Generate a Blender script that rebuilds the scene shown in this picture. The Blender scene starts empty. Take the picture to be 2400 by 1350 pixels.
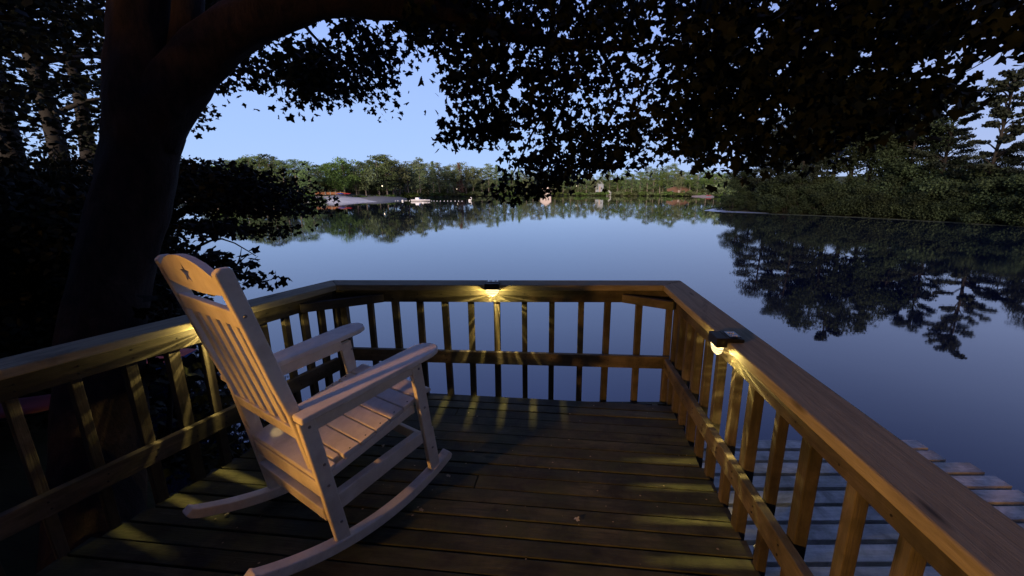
import bpy, bmesh, math, random
import numpy as np
from mathutils import Vector, Matrix
R = random.Random(11); RN = np.random.RandomState(5)
S = bpy.context.scene; COL = S.collection

# ------------------------------------------------------------------ camera
CAM_H = 1.45; FPX = 950.; CX = 1265.; CY = 675.; PITCH = math.atan(226/950.)
cd = bpy.data.cameras.new('camera'); cam = bpy.data.objects.new('camera', cd); COL.objects.link(cam)
cam.location = (0, 0, CAM_H); cam.rotation_euler = (math.pi/2 - PITCH, 0, 0)
cd.sensor_fit = 'HORIZONTAL'; cd.sensor_width = 36.; cd.lens = 36.*FPX/2400.
cd.shift_x = -(CX-1200.)/2400.; cd.clip_start = .05; cd.clip_end = 5000
S.camera = cam
# ------------------------------------------------------------------ exposure
S.view_settings.view_transform = 'Standard'; S.view_settings.look = 'None'
S.view_settings.exposure = 0.15; S.view_settings.gamma = 1.0; S.view_settings.use_curve_mapping = False
try:
    S.cycles.max_bounces = 6; S.cycles.diffuse_bounces = 3; S.cycles.glossy_bounces = 3
    S.cycles.transmission_bounces = 4; S.cycles.sample_clamp_indirect = 2.0; S.cycles.caustics_reflective = False
    S.cycles.caustics_refractive = False
except Exception: pass
# ------------------------------------------------------------------ dusk sky
W = bpy.data.worlds.new('World'); S.world = W; W.use_nodes = True
nt = W.node_tree; nt.nodes.clear()
def N(nt, t, **k):
    n = nt.nodes.new(t)
    for a, b in k.items(): setattr(n, a, b)
    return n
wo = N(nt, 'ShaderNodeOutputWorld'); bg = N(nt, 'ShaderNodeBackground'); nt.links.new(bg.outputs[0], wo.inputs[0])
tc = N(nt, 'ShaderNodeTexCoord'); sp = N(nt, 'ShaderNodeSeparateXYZ'); nt.links.new(tc.outputs['Generated'], sp.inputs[0])
rp = N(nt, 'ShaderNodeValToRGB'); nt.links.new(sp.outputs['Z'], rp.inputs[0])
cr = rp.color_ramp; cr.elements[0].position = 0.0; cr.elements[0].color = (.42, .59, .92, 1)
cr.elements[1].position = 1.0; cr.elements[1].color = (.04, .065, .24, 1)
for p, c in ((.12, (.37, .545, .95)), (.32, (.325, .475, .96)), (.46, (.215, .32, .79)), (.62, (.105, .16, .50))):
    e = cr.elements.new(p); e.color = (*c, 1)
def mixc(nt, fac, a, b, mode='MIX'):
    m = N(nt, 'ShaderNodeMix', data_type='RGBA', blend_type=mode)
    for s, v in ((0, fac), (6, a), (7, b)):
        if hasattr(v, 'default_value') or hasattr(v, 'is_linked'): nt.links.new(v, m.inputs[s])
        else: m.inputs[s].default_value = v if s == 0 else (*v, 1)
    return m.outputs[2]
def mapr(nt, v, a, b, c, d):
    m = N(nt, 'ShaderNodeMapRange'); nt.links.new(v, m.inputs[0])
    for i, x in enumerate((a, b, c, d)): m.inputs[i+1].default_value = x
    return m.outputs[0]
right = mapr(nt, sp.outputs['X'], .05, .85, 0, 1)
c1 = mixc(nt, right, rp.outputs[0], (.98, .84, .80), 'MULTIPLY')
hi = mapr(nt, sp.outputs['Z'], .22, .5, 0, 1)
rh = N(nt, 'ShaderNodeMath', operation='MULTIPLY'); nt.links.new(right, rh.inputs[0]); nt.links.new(hi, rh.inputs[1])
c1 = mixc(nt, rh.outputs[0], c1, (.32, .38, .44), 'MULTIPLY')
back = mapr(nt, sp.outputs['Y'], -.2, -.9, 0, 1)
low = mapr(nt, sp.outputs['Z'], .45, .0, 0, 1)
bl = N(nt, 'ShaderNodeMath', operation='MULTIPLY'); nt.links.new(back, bl.inputs[0]); nt.links.new(low, bl.inputs[1])
c2 = mixc(nt, bl.outputs[0], c1, (.95, .55, .42))
nt.links.new(c2, bg.inputs[0]); bg.inputs[1].default_value = 1.0
# ------------------------------------------------------------------ afterglow of the set sun, behind the viewer
sl = bpy.data.lights.new('sun', 'SUN'); so = bpy.data.objects.new('sun', sl); COL.objects.link(so)
sl.energy = 5.0; sl.angle = math.radians(25); sl.color = (1.0, .80, .62)
d = Vector((.30, 1.0, -.20)).normalized()
so.rotation_euler = d.to_track_quat('-Z', 'Y').to_euler(); so.location = (0, -20, 20)

# ------------------------------------------------------------------ view helpers: a photo pixel and a distance give a real point
FW = Vector((0, math.cos(PITCH), -math.sin(PITCH))); UP = Vector((0, math.sin(PITCH), math.cos(PITCH))); RT = Vector((1, 0, 0))
O = Vector((0, 0, CAM_H))
def ray(x, y): return FW + RT*((x-CX)/FPX) - UP*((y-CY)/FPX)
def at(x, y, d): return O + ray(x, y).normalized()*d
def atz(x, y, z): r = ray(x, y); return O + r*((z-CAM_H)/r.z)
def azr(x, dist):        # ground point under photo column x at horizontal distance dist
    r = ray(x, 449); v = Vector((r.x, r.y)).normalized()*dist; return v
WZ = -.95               # water level
def hgt(y, dist, x=1265): r = ray(x, y); return CAM_H + dist*r.z/math.hypot(r.x, r.y)

# ------------------------------------------------------------------ tagging
def tag(o, label=None, cat=None, group=None, kind=None):
    if label: o['label'] = label
    if cat: o['category'] = cat
    if group: o['group'] = group
    if kind: o['kind'] = kind
    return o
def empty(name, loc, rz=0, **k):
    o = bpy.data.objects.new(name, None); COL.objects.link(o); o.location = loc; o.rotation_euler = (0, 0, rz)
    o.empty_display_size = .1
    return tag(o, **k)

# ------------------------------------------------------------------ materials
def mat(name, base=(.5,.5,.5), rough=.7, metal=0., spec=.3):
    m = bpy.data.materials.new(name); m.use_nodes = True; b = m.node_tree.nodes['Principled BSDF']
    b.inputs['Base Color'].default_value = (*base, 1); b.inputs['Roughness'].default_value = rough
    b.inputs['Metallic'].default_value = metal
    b.inputs['Specular IOR Level'].default_value = spec
    return m, m.node_tree, b
def noise(t, vec, scale, detail=4, rough=.55, dist=0.):
    n = N(t, 'ShaderNodeTexNoise'); n.inputs['Scale'].default_value = scale; n.inputs['Detail'].default_value = detail
    n.inputs['Roughness'].default_value = rough; n.inputs['Distortion'].default_value = dist
    if vec is not None: t.links.new(vec, n.inputs['Vector'])
    return n.outputs['Fac']
def ramp(t, f, stops):
    r = N(t, 'ShaderNodeValToRGB'); t.links.new(f, r.inputs[0]); e = r.color_ramp.elements
    e[0].position, e[0].color = stops[0][0], (*stops[0][1], 1); e[1].position, e[1].color = stops[-1][0], (*stops[-1][1], 1)
    for p, c in stops[1:-1]: q = e.new(p); q.color = (*c, 1)
    return r.outputs[0]
def bump(t, b, h, strength=.3, dist=.01):
    n = N(t, 'ShaderNodeBump'); n.inputs['Strength'].default_value = strength; n.inputs['Distance'].default_value = dist
    t.links.new(h, n.inputs['Height']); t.links.new(n.outputs[0], b.inputs['Normal'])
def wood(name, dark, light, moss=None, mossamt=.5, rough=.75, bs=.5, blot=(.45,.62)):
    m, t, b = mat(name, light, rough)
    uv = N(t, 'ShaderNodeUVMap', uv_map='UVMap').outputs[0]
    mp = N(t, 'ShaderNodeMapping'); t.links.new(uv, mp.inputs[0]); mp.inputs['Scale'].default_value = (2.6, 26, 1)
    g = noise(t, mp.outputs[0], 1.0, 8, .72, 1.1)
    mp2 = N(t, 'ShaderNodeMapping'); t.links.new(uv, mp2.inputs[0]); mp2.inputs['Scale'].default_value = (9, 190, 1)
    fine = noise(t, mp2.outputs[0], 1.0, 3, .6)
    c = ramp(t, g, ((.28, dark), (.5, tuple((a+b_)/2 for a, b_ in zip(dark, light))), (.72, light)))
    # knots and stains
    mp3 = N(t, 'ShaderNodeMapping'); t.links.new(uv, mp3.inputs[0]); mp3.inputs['Scale'].default_value = (5, 17, 1)
    vo = N(t, 'ShaderNodeTexVoronoi'); t.links.new(mp3.outputs[0], vo.inputs['Vector']); vo.inputs['Scale'].default_value = .55
    kn = mapr(t, vo.outputs['Distance'], .05, .16, 1, 0)
    c = mixc(t, kn, c, tuple(x*.35 for x in dark))
    bl2 = noise(t, uv, 3.1, 5, .7, .4)
    st = mapr(t, bl2, blot[0], blot[1], 0, .8)
    c = mixc(t, st, c, tuple(x*.5 for x in dark))
    if moss:
        ob = N(t, 'ShaderNodeTexCoord').outputs['Object']
        ms = mapr(t, noise(t, ob, 4.5, 6, .7), .42, .62, 0, mossamt)
        c = mixc(t, ms, c, moss)
    fc = mapr(t, fine, .62, .74, 0, .4)
    c = mixc(t, fc, c, tuple(x*.3 for x in dark))
    at_ = N(t, 'ShaderNodeAttribute', attribute_name='tint')
    c = mixc(t, 1.0, c, at_.outputs['Color'], 'MULTIPLY')
    t.links.new(c, b.inputs['Base Color'])
    ad = N(t, 'ShaderNodeMath', operation='ADD'); t.links.new(g, ad.inputs[0]); t.links.new(fine, ad.inputs[1])
    bump(t, b, ad.outputs[0], bs, .004)
    return m
M = {}
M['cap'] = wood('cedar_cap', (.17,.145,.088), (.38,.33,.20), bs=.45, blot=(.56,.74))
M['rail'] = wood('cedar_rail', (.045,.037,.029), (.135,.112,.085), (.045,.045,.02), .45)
M['deck'] = wood('deck_boards', (.020,.019,.010), (.10,.096,.052), (.050,.060,.018), .5, blot=(.40,.60))
M['dock'] = wood('dock_boards', (.44,.43,.37), (.85,.82,.72), (.30,.32,.20), .35)
def paint():
    m, t, b = mat('chair_poly', (.80,.73,.62), .55)
    ob = N(t, 'ShaderNodeTexCoord').outputs['Object']
    c = ramp(t, noise(t, ob, 9, 5, .7), ((.35, (.66,.59,.49)), (.6, (.82,.75,.64))))
    sp_ = mapr(t, noise(t, ob, 160, 2, .5), .70, .76, 0, .5)
    c = mixc(t, sp_, c, (.25,.21,.18)); t.links.new(c, b.inputs['Base Color'])
    mp = N(t, 'ShaderNodeMapping'); t.links.new(ob, mp.inputs[0]); mp.inputs['Scale'].default_value = (60, 60, 60)
    bump(t, b, noise(t, mp.outputs[0], 3, 4, .6), .15, .002)
    return m
M['chair'] = paint()
M['screw'] = mat('steel', (.35,.34,.33), .3, 1.)[0]
M['black'] = mat('black_plastic', (.008,.008,.009), .55, 0, .25)[0]
M['white'] = mat('white_mark', (.7,.7,.72), .5)[0]
def bark(name, a, b_, sc=1.):
    m, t, b = mat(name, a, .9)
    ob = N(t, 'ShaderNodeTexCoord').outputs['Object']
    mp = N(t, 'ShaderNodeMapping'); t.links.new(ob, mp.inputs[0]); mp.inputs['Scale'].default_value = (7*sc, 7*sc, 2.2*sc)
    n1 = noise(t, mp.outputs[0], 2.6, 8, .78, .15)
    c = ramp(t, n1, ((.33, a), (.66, b_)))
    li = mapr(t, noise(t, ob, 5*sc, 6, .75), .60, .70, 0, .5)
    c = mixc(t, li, c, tuple(x*1.7+.008 for x in b_))
    t.links.new(c, b.inputs['Base Color']); bump(t, b, n1, .9, .03)
    return m
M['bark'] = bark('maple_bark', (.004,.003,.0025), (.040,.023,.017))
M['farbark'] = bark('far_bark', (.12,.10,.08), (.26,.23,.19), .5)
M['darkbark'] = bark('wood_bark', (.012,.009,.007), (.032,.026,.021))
def foliage(name, a, b_, rough=.7, spec=.1, ns=1.2):
    m, t, b = mat(name, a, rough, 0, spec)
    at_ = N(t, 'ShaderNodeAttribute', attribute_name='tint')
    ob = N(t, 'ShaderNodeTexCoord').outputs['Object']
    oi = N(t, 'ShaderNodeObjectInfo').outputs['Random']
    c = mixc(t, mapr(t, noise(t, ob, ns, 4, .6), .35, .65, 0, 1), a, b_)
    c = mixc(t, 1.0, c, at_.outputs['Color'], 'MULTIPLY')
    hs = N(t, 'ShaderNodeHueSaturation'); t.links.new(c, hs.inputs['Color'])
    t.links.new(mapr(t, oi, 0, 1, .48, .52), hs.inputs['Hue']); t.links.new(mapr(t, oi, 0, 1, .75, 1.3), hs.inputs['Value'])
    t.links.new(hs.outputs[0], b.inputs['Base Color'])
    return m
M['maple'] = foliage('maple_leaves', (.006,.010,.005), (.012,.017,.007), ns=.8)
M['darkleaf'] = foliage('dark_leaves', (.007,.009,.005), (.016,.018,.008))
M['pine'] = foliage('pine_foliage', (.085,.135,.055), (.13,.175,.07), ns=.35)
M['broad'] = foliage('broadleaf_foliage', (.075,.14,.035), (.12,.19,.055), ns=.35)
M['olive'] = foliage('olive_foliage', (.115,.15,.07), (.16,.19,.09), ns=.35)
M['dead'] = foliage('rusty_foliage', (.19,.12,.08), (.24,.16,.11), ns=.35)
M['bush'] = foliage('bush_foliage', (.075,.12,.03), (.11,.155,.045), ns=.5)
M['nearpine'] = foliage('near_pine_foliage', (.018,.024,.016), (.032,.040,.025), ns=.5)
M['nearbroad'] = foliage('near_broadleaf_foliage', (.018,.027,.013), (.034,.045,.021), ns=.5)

# ------------------------------------------------------------------ mesh collector
class MB:
    def __init__(s): s.v=[]; s.f=[]; s.uv=[]; s.t=[]
    def hexa(s, c, L=None, tint=None):
        """c: 8 corners, 0-3 start end (ring), 4-7 finish end; u runs along, v around"""
        i=len(s.v); s.v += [tuple(p) for p in c]; c=[Vector(p) for p in c]
        ou, ov = R.uniform(0,50), R.uniform(0,50); L = L or (c[4]-c[0]).length
        tn = tint or R.uniform(.6,1.25)
        per=[0]; 
        for k in range(4): per.append(per[-1]+(c[(k+1)%4]-c[k]).length)
        for k in range(4):
            k2=(k+1)%4; s.f.append((i+k,i+k2,i+4+k2,i+4+k))
            s.uv += [(ou,ov+per[k]),(ou,ov+per[k+1]),(ou+L,ov+per[k+1]),(ou+L,ov+per[k])]; s.t += [tn]*4
        for q in ((3,2,1,0),(4,5,6,7)):
            s.f.append(tuple(i+k for k in q)); a,b_,cc,dd=[c[k] for k in q]
            w=(b_-a).length; h=(dd-a).length; s.uv += [(ou,ov),(ou+.001,ov+w),(ou+h*.1,ov+w),(ou+h*.1,ov)]; s.t += [tn*.85]*4
    def board(s, p0, p1, w, t, side=None, jit=0., tint=None):
        """rectangular bar from p0 to p1; w measured along 'side', t across; p0/p1 = centre line"""
        p0,p1=Vector(p0),Vector(p1); d=(p1-p0).normalized()
        side=Vector(side) if side is not None else Vector((0,0,1)).cross(d)
        side=(side-d*side.dot(d)).normalized(); n=d.cross(side)
        def ring(p):
            j=lambda: R.uniform(-jit,jit)
            return [p+side*(a*w/2+j())+n*(b_*t/2+j()) for a,b_ in ((-1,-1),(1,-1),(1,1),(-1,1))]
        s.hexa(ring(p0)+ring(p1), tint=tint)
    def prism(s, poly, y0, y1, tint=None):
        """polygon in XZ extruded along Y"""
        i=len(s.v); n=len(poly); tn=tint or 1.; ou,ov=R.uniform(0,20),R.uniform(0,20)
        area=sum(poly[k][0]*poly[(k+1)%n][1]-poly[(k+1)%n][0]*poly[k][1] for k in range(n))
        if area<0: poly=poly[::-1]
        for y in (y0,y1): s.v += [(x,y,z) for x,z in poly]
        a=tuple(range(i,i+n)); b_=tuple(range(i+n,i+2*n))
        lo,hi=(a,b_) if y0<y1 else (b_,a)
        s.f.append(lo); s.uv += [(ou+p[0],ov+p[1]) for p in poly]; s.t += [tn]*n
        s.f.append(hi[::-1]); s.uv += [(ou+p[0],ov+p[1]) for p in poly[::-1]]; s.t += [tn]*n
        for k in range(n):
            k2=(k+1)%n; s.f.append((lo[k2],lo[k],hi[k],hi[k2])); s.uv += [(ou,ov),(ou,ov+.1),(ou+.1,ov+.1),(ou+.1,ov)]; s.t += [tn]*4
    def planprism(s, poly, zf, th, tint=None):
        """polygon in XY with top height zf(x,y), thickness th"""
        i=len(s.v); n=len(poly); tn=tint or 1.; ou,ov=R.uniform(0,20),R.uniform(0,20)
        area=sum(poly[k][0]*poly[(k+1)%n][1]-poly[(k+1)%n][0]*poly[k][1] for k in range(n))
        if area<0: poly=poly[::-1]
        s.v += [(x,y,zf(x,y)-th) for x,y in poly]; s.v += [(x,y,zf(x,y)) for x,y in poly]
        s.f.append(tuple(range(i+n-1,i-1,-1))); s.uv += [(ou+p[0],ov+p[1]) for p in poly[::-1]]; s.t += [tn]*n
        s.f.append(tuple(range(i+n,i+2*n))); s.uv += [(ou+p[0],ov+p[1]) for p in poly]; s.t += [tn]*n
        for k in range(n):
            k2=(k+1)%n; s.f.append((i+k,i+k2,i+n+k2,i+n+k)); s.uv += [(ou,ov),(ou,ov+.1),(ou+.1,ov+.1),(ou+.1,ov)]; s.t += [tn]*4
    def tube(s, pts, rad, seg=10, wob=0., tint=None, cap=True):
        i0=len(s.v); pts=[Vector(p) for p in pts]; n=len(pts); tn=tint or 1.
        ph=[R.uniform(0,6.28) for _ in range(3)]; ref=None
        for k,p in enumerate(pts):
            d=(pts[min(k+1,n-1)]-pts[max(k-1,0)]).normalized()
            if ref is None: ref=Vector((1,0,0)) if abs(d.x)<.8 else Vector((0,1,0))
            a=(ref-d*ref.dot(d)).normalized(); b_=d.cross(a); ref=a
            for j in range(seg):
                th=2*math.pi*j/seg; r=rad[k]*(1+wob*(math.sin(3*th+ph[0]+k*.5)+.6*math.sin(7*th+ph[1]-k*.8)+.4*math.sin(k*1.7+ph[2])))
                s.v.append(tuple(p+a*math.cos(th)*r+b_*math.sin(th)*r))
        for k in range(n-1):
            for j in range(seg):
                j2=(j+1)%seg; a=i0+k*seg; s.f.append((a+j,a+j2,a+seg+j2,a+seg+j)); s.uv += [(k*.1,j*.1),(k*.1,j*.1+.1),(k*.1+.1,j*.1+.1),(k*.1+.1,j*.1)]; s.t += [tn]*4
        if cap:
            s.f.append(tuple(i0+j for j in range(seg-1,-1,-1))); s.uv += [(0,0)]*seg; s.t += [tn]*seg
            s.f.append(tuple(i0+(n-1)*seg+j for j in range(seg))); s.uv += [(0,0)]*seg; s.t += [tn]*seg
    def build(s, name, m, parent=None, bevel=0., smooth=False, **k):
        me=bpy.data.meshes.new(name); me.from_pydata(s.v,[],s.f)
        u=me.uv_layers.new(name='UVMap'); u.data.foreach_set('uv',[x for p in s.uv for x in p])
        ca=me.color_attributes.new('tint','FLOAT_COLOR','CORNER'); ca.data.foreach_set('color',[x for q in s.t for x in (q,q,q,1)])
        me.materials.append(m)
        if smooth: me.polygons.foreach_set('use_smooth',[True]*len(me.polygons))
        me.update()
        o=bpy.data.objects.new(name,me); COL.objects.link(o)
        if parent: o.parent=parent
        if bevel:
            b=o.modifiers.new('bevel','BEVEL'); b.width=bevel; b.segments=2; b.limit_method='ANGLE'; b.angle_limit=math.radians(40)
        return tag(o,**k)
def cards(name, P, A, B, Nn, size, tri, tv, m, parent=None, tint=None, **k):
    """many copies of a small leaf template: P positions, A,B in-plane axes, Nn normals (numpy)"""
    n=len(P); tv=np.array(tv); q=len(tv); size=np.asarray(size).reshape(-1,1,1) if np.ndim(size) else size
    V=P[:,None,:]+(A[:,None,:]*tv[None,:,0:1]+B[:,None,:]*tv[None,:,1:2]+Nn[:,None,:]*tv[None,:,2:3])*size
    V=V.reshape(-1,3); F=(np.array(tri)[None,:,:]+(np.arange(n)*q)[:,None,None]).reshape(-1,3)
    me=bpy.data.meshes.new(name); me.vertices.add(len(V)); me.vertices.foreach_set('co',V.astype(np.float32).ravel())
    me.loops.add(F.size); me.loops.foreach_set('vertex_index',F.astype(np.int32).ravel())
    me.polygons.add(len(F)); me.polygons.foreach_set('loop_start',np.arange(0,F.size,3,dtype=np.int32))
    try: me.polygons.foreach_set('loop_total',np.full(len(F),3,dtype=np.int32))
    except Exception: pass
    me.update(calc_edges=True)
    if tint is None: tint=RN.uniform(.6,1.35,n)
    tt=np.repeat(np.asarray(tint),len(tri)*3); c=np.stack([tt,tt,tt,np.ones_like(tt)],1)
    ca=me.color_attributes.new('tint','FLOAT_COLOR','CORNER'); ca.data.foreach_set('color',c.astype(np.float32).ravel())
    me.materials.append(m); o=bpy.data.objects.new(name,me); COL.objects.link(o)
    if parent: o.parent=parent
    return tag(o,**k)
def frame(n, droop=.6, flat=0.):
    """random leaf orientation: stem to tip mostly downward, facing anywhere"""
    B=RN.normal(size=(n,3)); B[:,2]-=droop*2; B/=np.linalg.norm(B,axis=1,keepdims=True)
    Q=RN.normal(size=(n,3)); Q[:,2]+=flat*3; A=np.cross(B,Q); A/=np.linalg.norm(A,axis=1,keepdims=True)
    return A,B,np.cross(A,B)
# maple leaf: five pointed lobes, folded along the midrib
LV=[(0,0,0)]; 
for a,r in ((-90,.10),(-38,.46),(-18,.66),(0,.55),(12,.66),(30,.90),(44,.68),(60,.58),(74,.78),(90,1.0),(106,.78),(120,.58),(136,.68),(150,.90),(168,.66),(180,.55),(198,.66),(218,.46)):
    x=r*math.cos(math.radians(a)); y=r*math.sin(math.radians(a)); LV.append((x*.60,y*.60,-.18*abs(x)+.10*y*y))
LT=[(0,i,i+1) for i in range(1,len(LV)-1)]+[(0,len(LV)-1,1)]
SV=[(0,-.5,0),(.42,-.05,.1),(.22,.5,-.05),(-.25,.42,.05),(-.45,-.1,-.1)]; ST=[(0,1,2),(0,2,3),(0,3,4)]

# ================================================================== SETTING
# shoreline: photo column -> distance of the far bank
SHY=[(-900,520),(-300,500),(300,476),(400,470),(500,471),(560,472),(745,474),(800,475),(880,473.5),(930,471),(960,467),(1000,463),(1080,460.5),(1280,459),(1430,459),(1560,459.5),(1660,461),(1700,462),(1722,495),(1760,497),(1850,501),(2000,507),(2200,517),(2400,530),(2700,549),(3400,600)]
SH=[(x_,atz(x_,y_,WZ).xy.length) for x_,y_ in SHY]
def shore(px):
    for (a,b_),(c,d_) in zip(SH,SH[1:]):
        if px<=c: t=max(0,(px-a)/(c-a)); return b_+(d_-b_)*t
    return SH[-1][1]
def pxof(x,y):
    return CX+FPX*x/max(y*math.cos(PITCH)+CAM_H*0,1e-3)/1.0 if y>0 else (99999 if x>0 else -99999)
def gz(x,y):
    """ground height"""
    r=math.hypot(x,y); 
    az=math.degrees(math.atan2(x,y))        # 0 ahead, + right
    azl=-47.5                                 # left bank begins left of the big trunk
    if y>0.05: px=CX+FPX*x/(y*math.cos(PITCH))
    else: px=99999 if x>0 else -99999
    n=.35*math.sin(x*.31+1)*math.cos(y*.27)+.2*math.sin(x*.9+y*.7)
    zb=-2.5
    if abs(az)<100:
        s=shore(px)+(30 if 715<px<950 else 0); e=r-s
        bank=max(.9,.12*e) if s>60 else 1.0
        zf=WZ+max(-1.5,min(e*.22,.5+.03*max(e,0)))+ (.25*n if e>2 else 0)
        zb=max(zb,zf)
    # left bank
    e=(azl-az)*math.radians(1)*r            # metres into the left bank
    zl=WZ+max(-1.5,min(e*.55,.5+e*.16)) + (.12*n if e>1 else 0) if az>-150 else 1
    if az<-40: zb=max(zb,min(zl,4))
    # bank behind the viewer, under the landward end of the deck
    if y<.8: zb=max(zb,min(WZ+(.8-y)*.35,-.28+.02*max(0,-y-3)))
    return zb
def grid_ground():
    rs=[.3]; 
    while rs[-1]<60: rs.append(rs[-1]*1.07+.03)
    while rs[-1]<2600: rs.append(rs[-1]*1.045 if rs[-1]<400 else rs[-1]*1.3)
    na=420; V=[];F=[]
    for r in rs:
        for j in range(na):
            a=2*math.pi*j/na; x,y=r*math.sin(a),r*math.cos(a); V.append((x,y,gz(x,y)))
    for i in range(len(rs)-1):
        for j in range(na):
            j2=(j+1)%na; F.append((i*na+j,(i+1)*na+j,(i+1)*na+j2,i*na+j2))
    V.append((0,0,gz(0,.0))); c=len(V)-1
    for j in range(na): F.append((c,j,(j+1)%na))
    me=bpy.data.meshes.new('ground'); me.from_pydata(V,[],F); me.polygons.foreach_set('use_smooth',[True]*len(F))
    m,t,b=mat('forest_floor',(.03,.025,.015),.95,0,.05)
    ob=N(t,'ShaderNodeTexCoord').outputs['Object']
    c1_=ramp(t,noise(t,ob,.6,8,.7),((.35,(.018,.015,.009)),(.5,(.03,.03,.014)),(.65,(.05,.042,.025))))
    sy=N(t,'ShaderNodeSeparateXYZ'); t.links.new(ob,sy.inputs[0])
    c1_=mixc(t,mapr(t,sy.outputs['Y'],55,80,0,1),c1_,ramp(t,noise(t,ob,.35,6,.7),((.35,(.035,.048,.02)),(.65,(.075,.085,.04)))))
    t.links.new(c1_,b.inputs['Base Color']); bump(t,b,noise(t,ob,6,6,.7),.6,.05)
    me.materials.append(m); o=bpy.data.objects.new('ground',me); COL.objects.link(o); tag(o,kind='structure')
grid_ground()
def water():
    me=bpy.data.meshes.new('lake_water'); s=2600
    me.from_pydata([(-s,-s,WZ),(s,-s,WZ),(s,s,WZ),(-s,s,WZ)],[],[(0,1,2,3)])
    m,t,b=mat('water',(.005,.010,.026),.03,0,.5); b.inputs['IOR'].default_value=1.95
    ob=N(t,'ShaderNodeTexCoord').outputs['Object']
    mp=N(t,'ShaderNodeMapping'); t.links.new(ob,mp.inputs[0]); mp.inputs['Scale'].default_value=(.35,1.0,1)
    n1=noise(t,mp.outputs[0],1.6,5,.6); 
    bump(t,b,n1,.10,.008)
    ro=mapr(t,noise(t,ob,.12,5,.6),.45,.7,.015,.06); t.links.new(ro,b.inputs['Roughness'])
    me.materials.append(m); o=bpy.data.objects.new('lake_water',me); COL.objects.link(o); tag(o,kind='structure')
water()

# ------------------------------------------------------------------ sand beach, causeway, weed beds
def strip_patch(name, pts, m, kind='structure', **k):
    me=bpy.data.meshes.new(name); me.from_pydata([tuple(p) for p in pts],[],[tuple(range(len(pts)))])
    me.materials.append(m); o=bpy.data.objects.new(name,me); COL.objects.link(o); return tag(o,kind=kind,**k)
def beach(name, poly, col, top, rough=.9):
    """mound of sand: poly = list of (px, near dist, far dist)"""
    m,t,b=mat(name+'_mat',col,rough,0,.05)
    ob=N(t,'ShaderNodeTexCoord').outputs['Object']
    t.links.new(mixc(t,mapr(t,noise(t,ob,.5,6,.7),.4,.65,0,1),col,tuple(x*.78 for x in col)),b.inputs['Base Color'])
    V=[];F=[];K=8
    for px,n0,f0,tp in poly:
        for j in range(K):
            u=j/(K-1); g=azr(px,n0+(f0-n0)*u); V.append((g.x,g.y,WZ-.05+(tp)*(u**.8)+.03*R.random()))
    for i in range(len(poly)-1):
        for j in range(K-1): a=i*K+j; F.append((a,a+K,a+K+1,a+1))
    me=bpy.data.meshes.new(name); me.from_pydata(V,[],F); me.materials.append(m); me.polygons.foreach_set('use_smooth',[True]*len(F))
    o=bpy.data.objects.new(name,me); COL.objects.link(o); return tag(o,kind='structure')
beach('sand_beach',[(x,shore(x)-1,shore(x)+26,tp) for x,tp in ((690,1.4),(735,1.45),(765,1.55),(790,1.6),(815,1.2),(840,.95),(860,.7),(882,.45))],(.74,.74,.70),1)
beach('left_beach',[(x,shore(x)-4,shore(x)+18,1.1) for x in (380,430,480,530,560)],(.40,.40,.38),1)
beach('gravel_path',[(x,n0,f0,tp) for x,n0,f0,tp in [(x_,shore(x_)+a_,shore(x_)+b_,t_) for x_,a_,b_,t_ in ((775,27,36,1.9),(800,24,36,2.0),(850,10,34,1.6),(880,1,30,1.4),(905,0,28,1.25),(935,0,24,1.0),(952,0,12,.5))]],(.24,.25,.25),1)
beach('east_beach',[(x,shore(x)-8,shore(x)+6,t_) for x,t_ in ((1622,.6),(1640,1.1),(1660,1.3),(1675,.6))],(.46,.38,.34),1)

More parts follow.
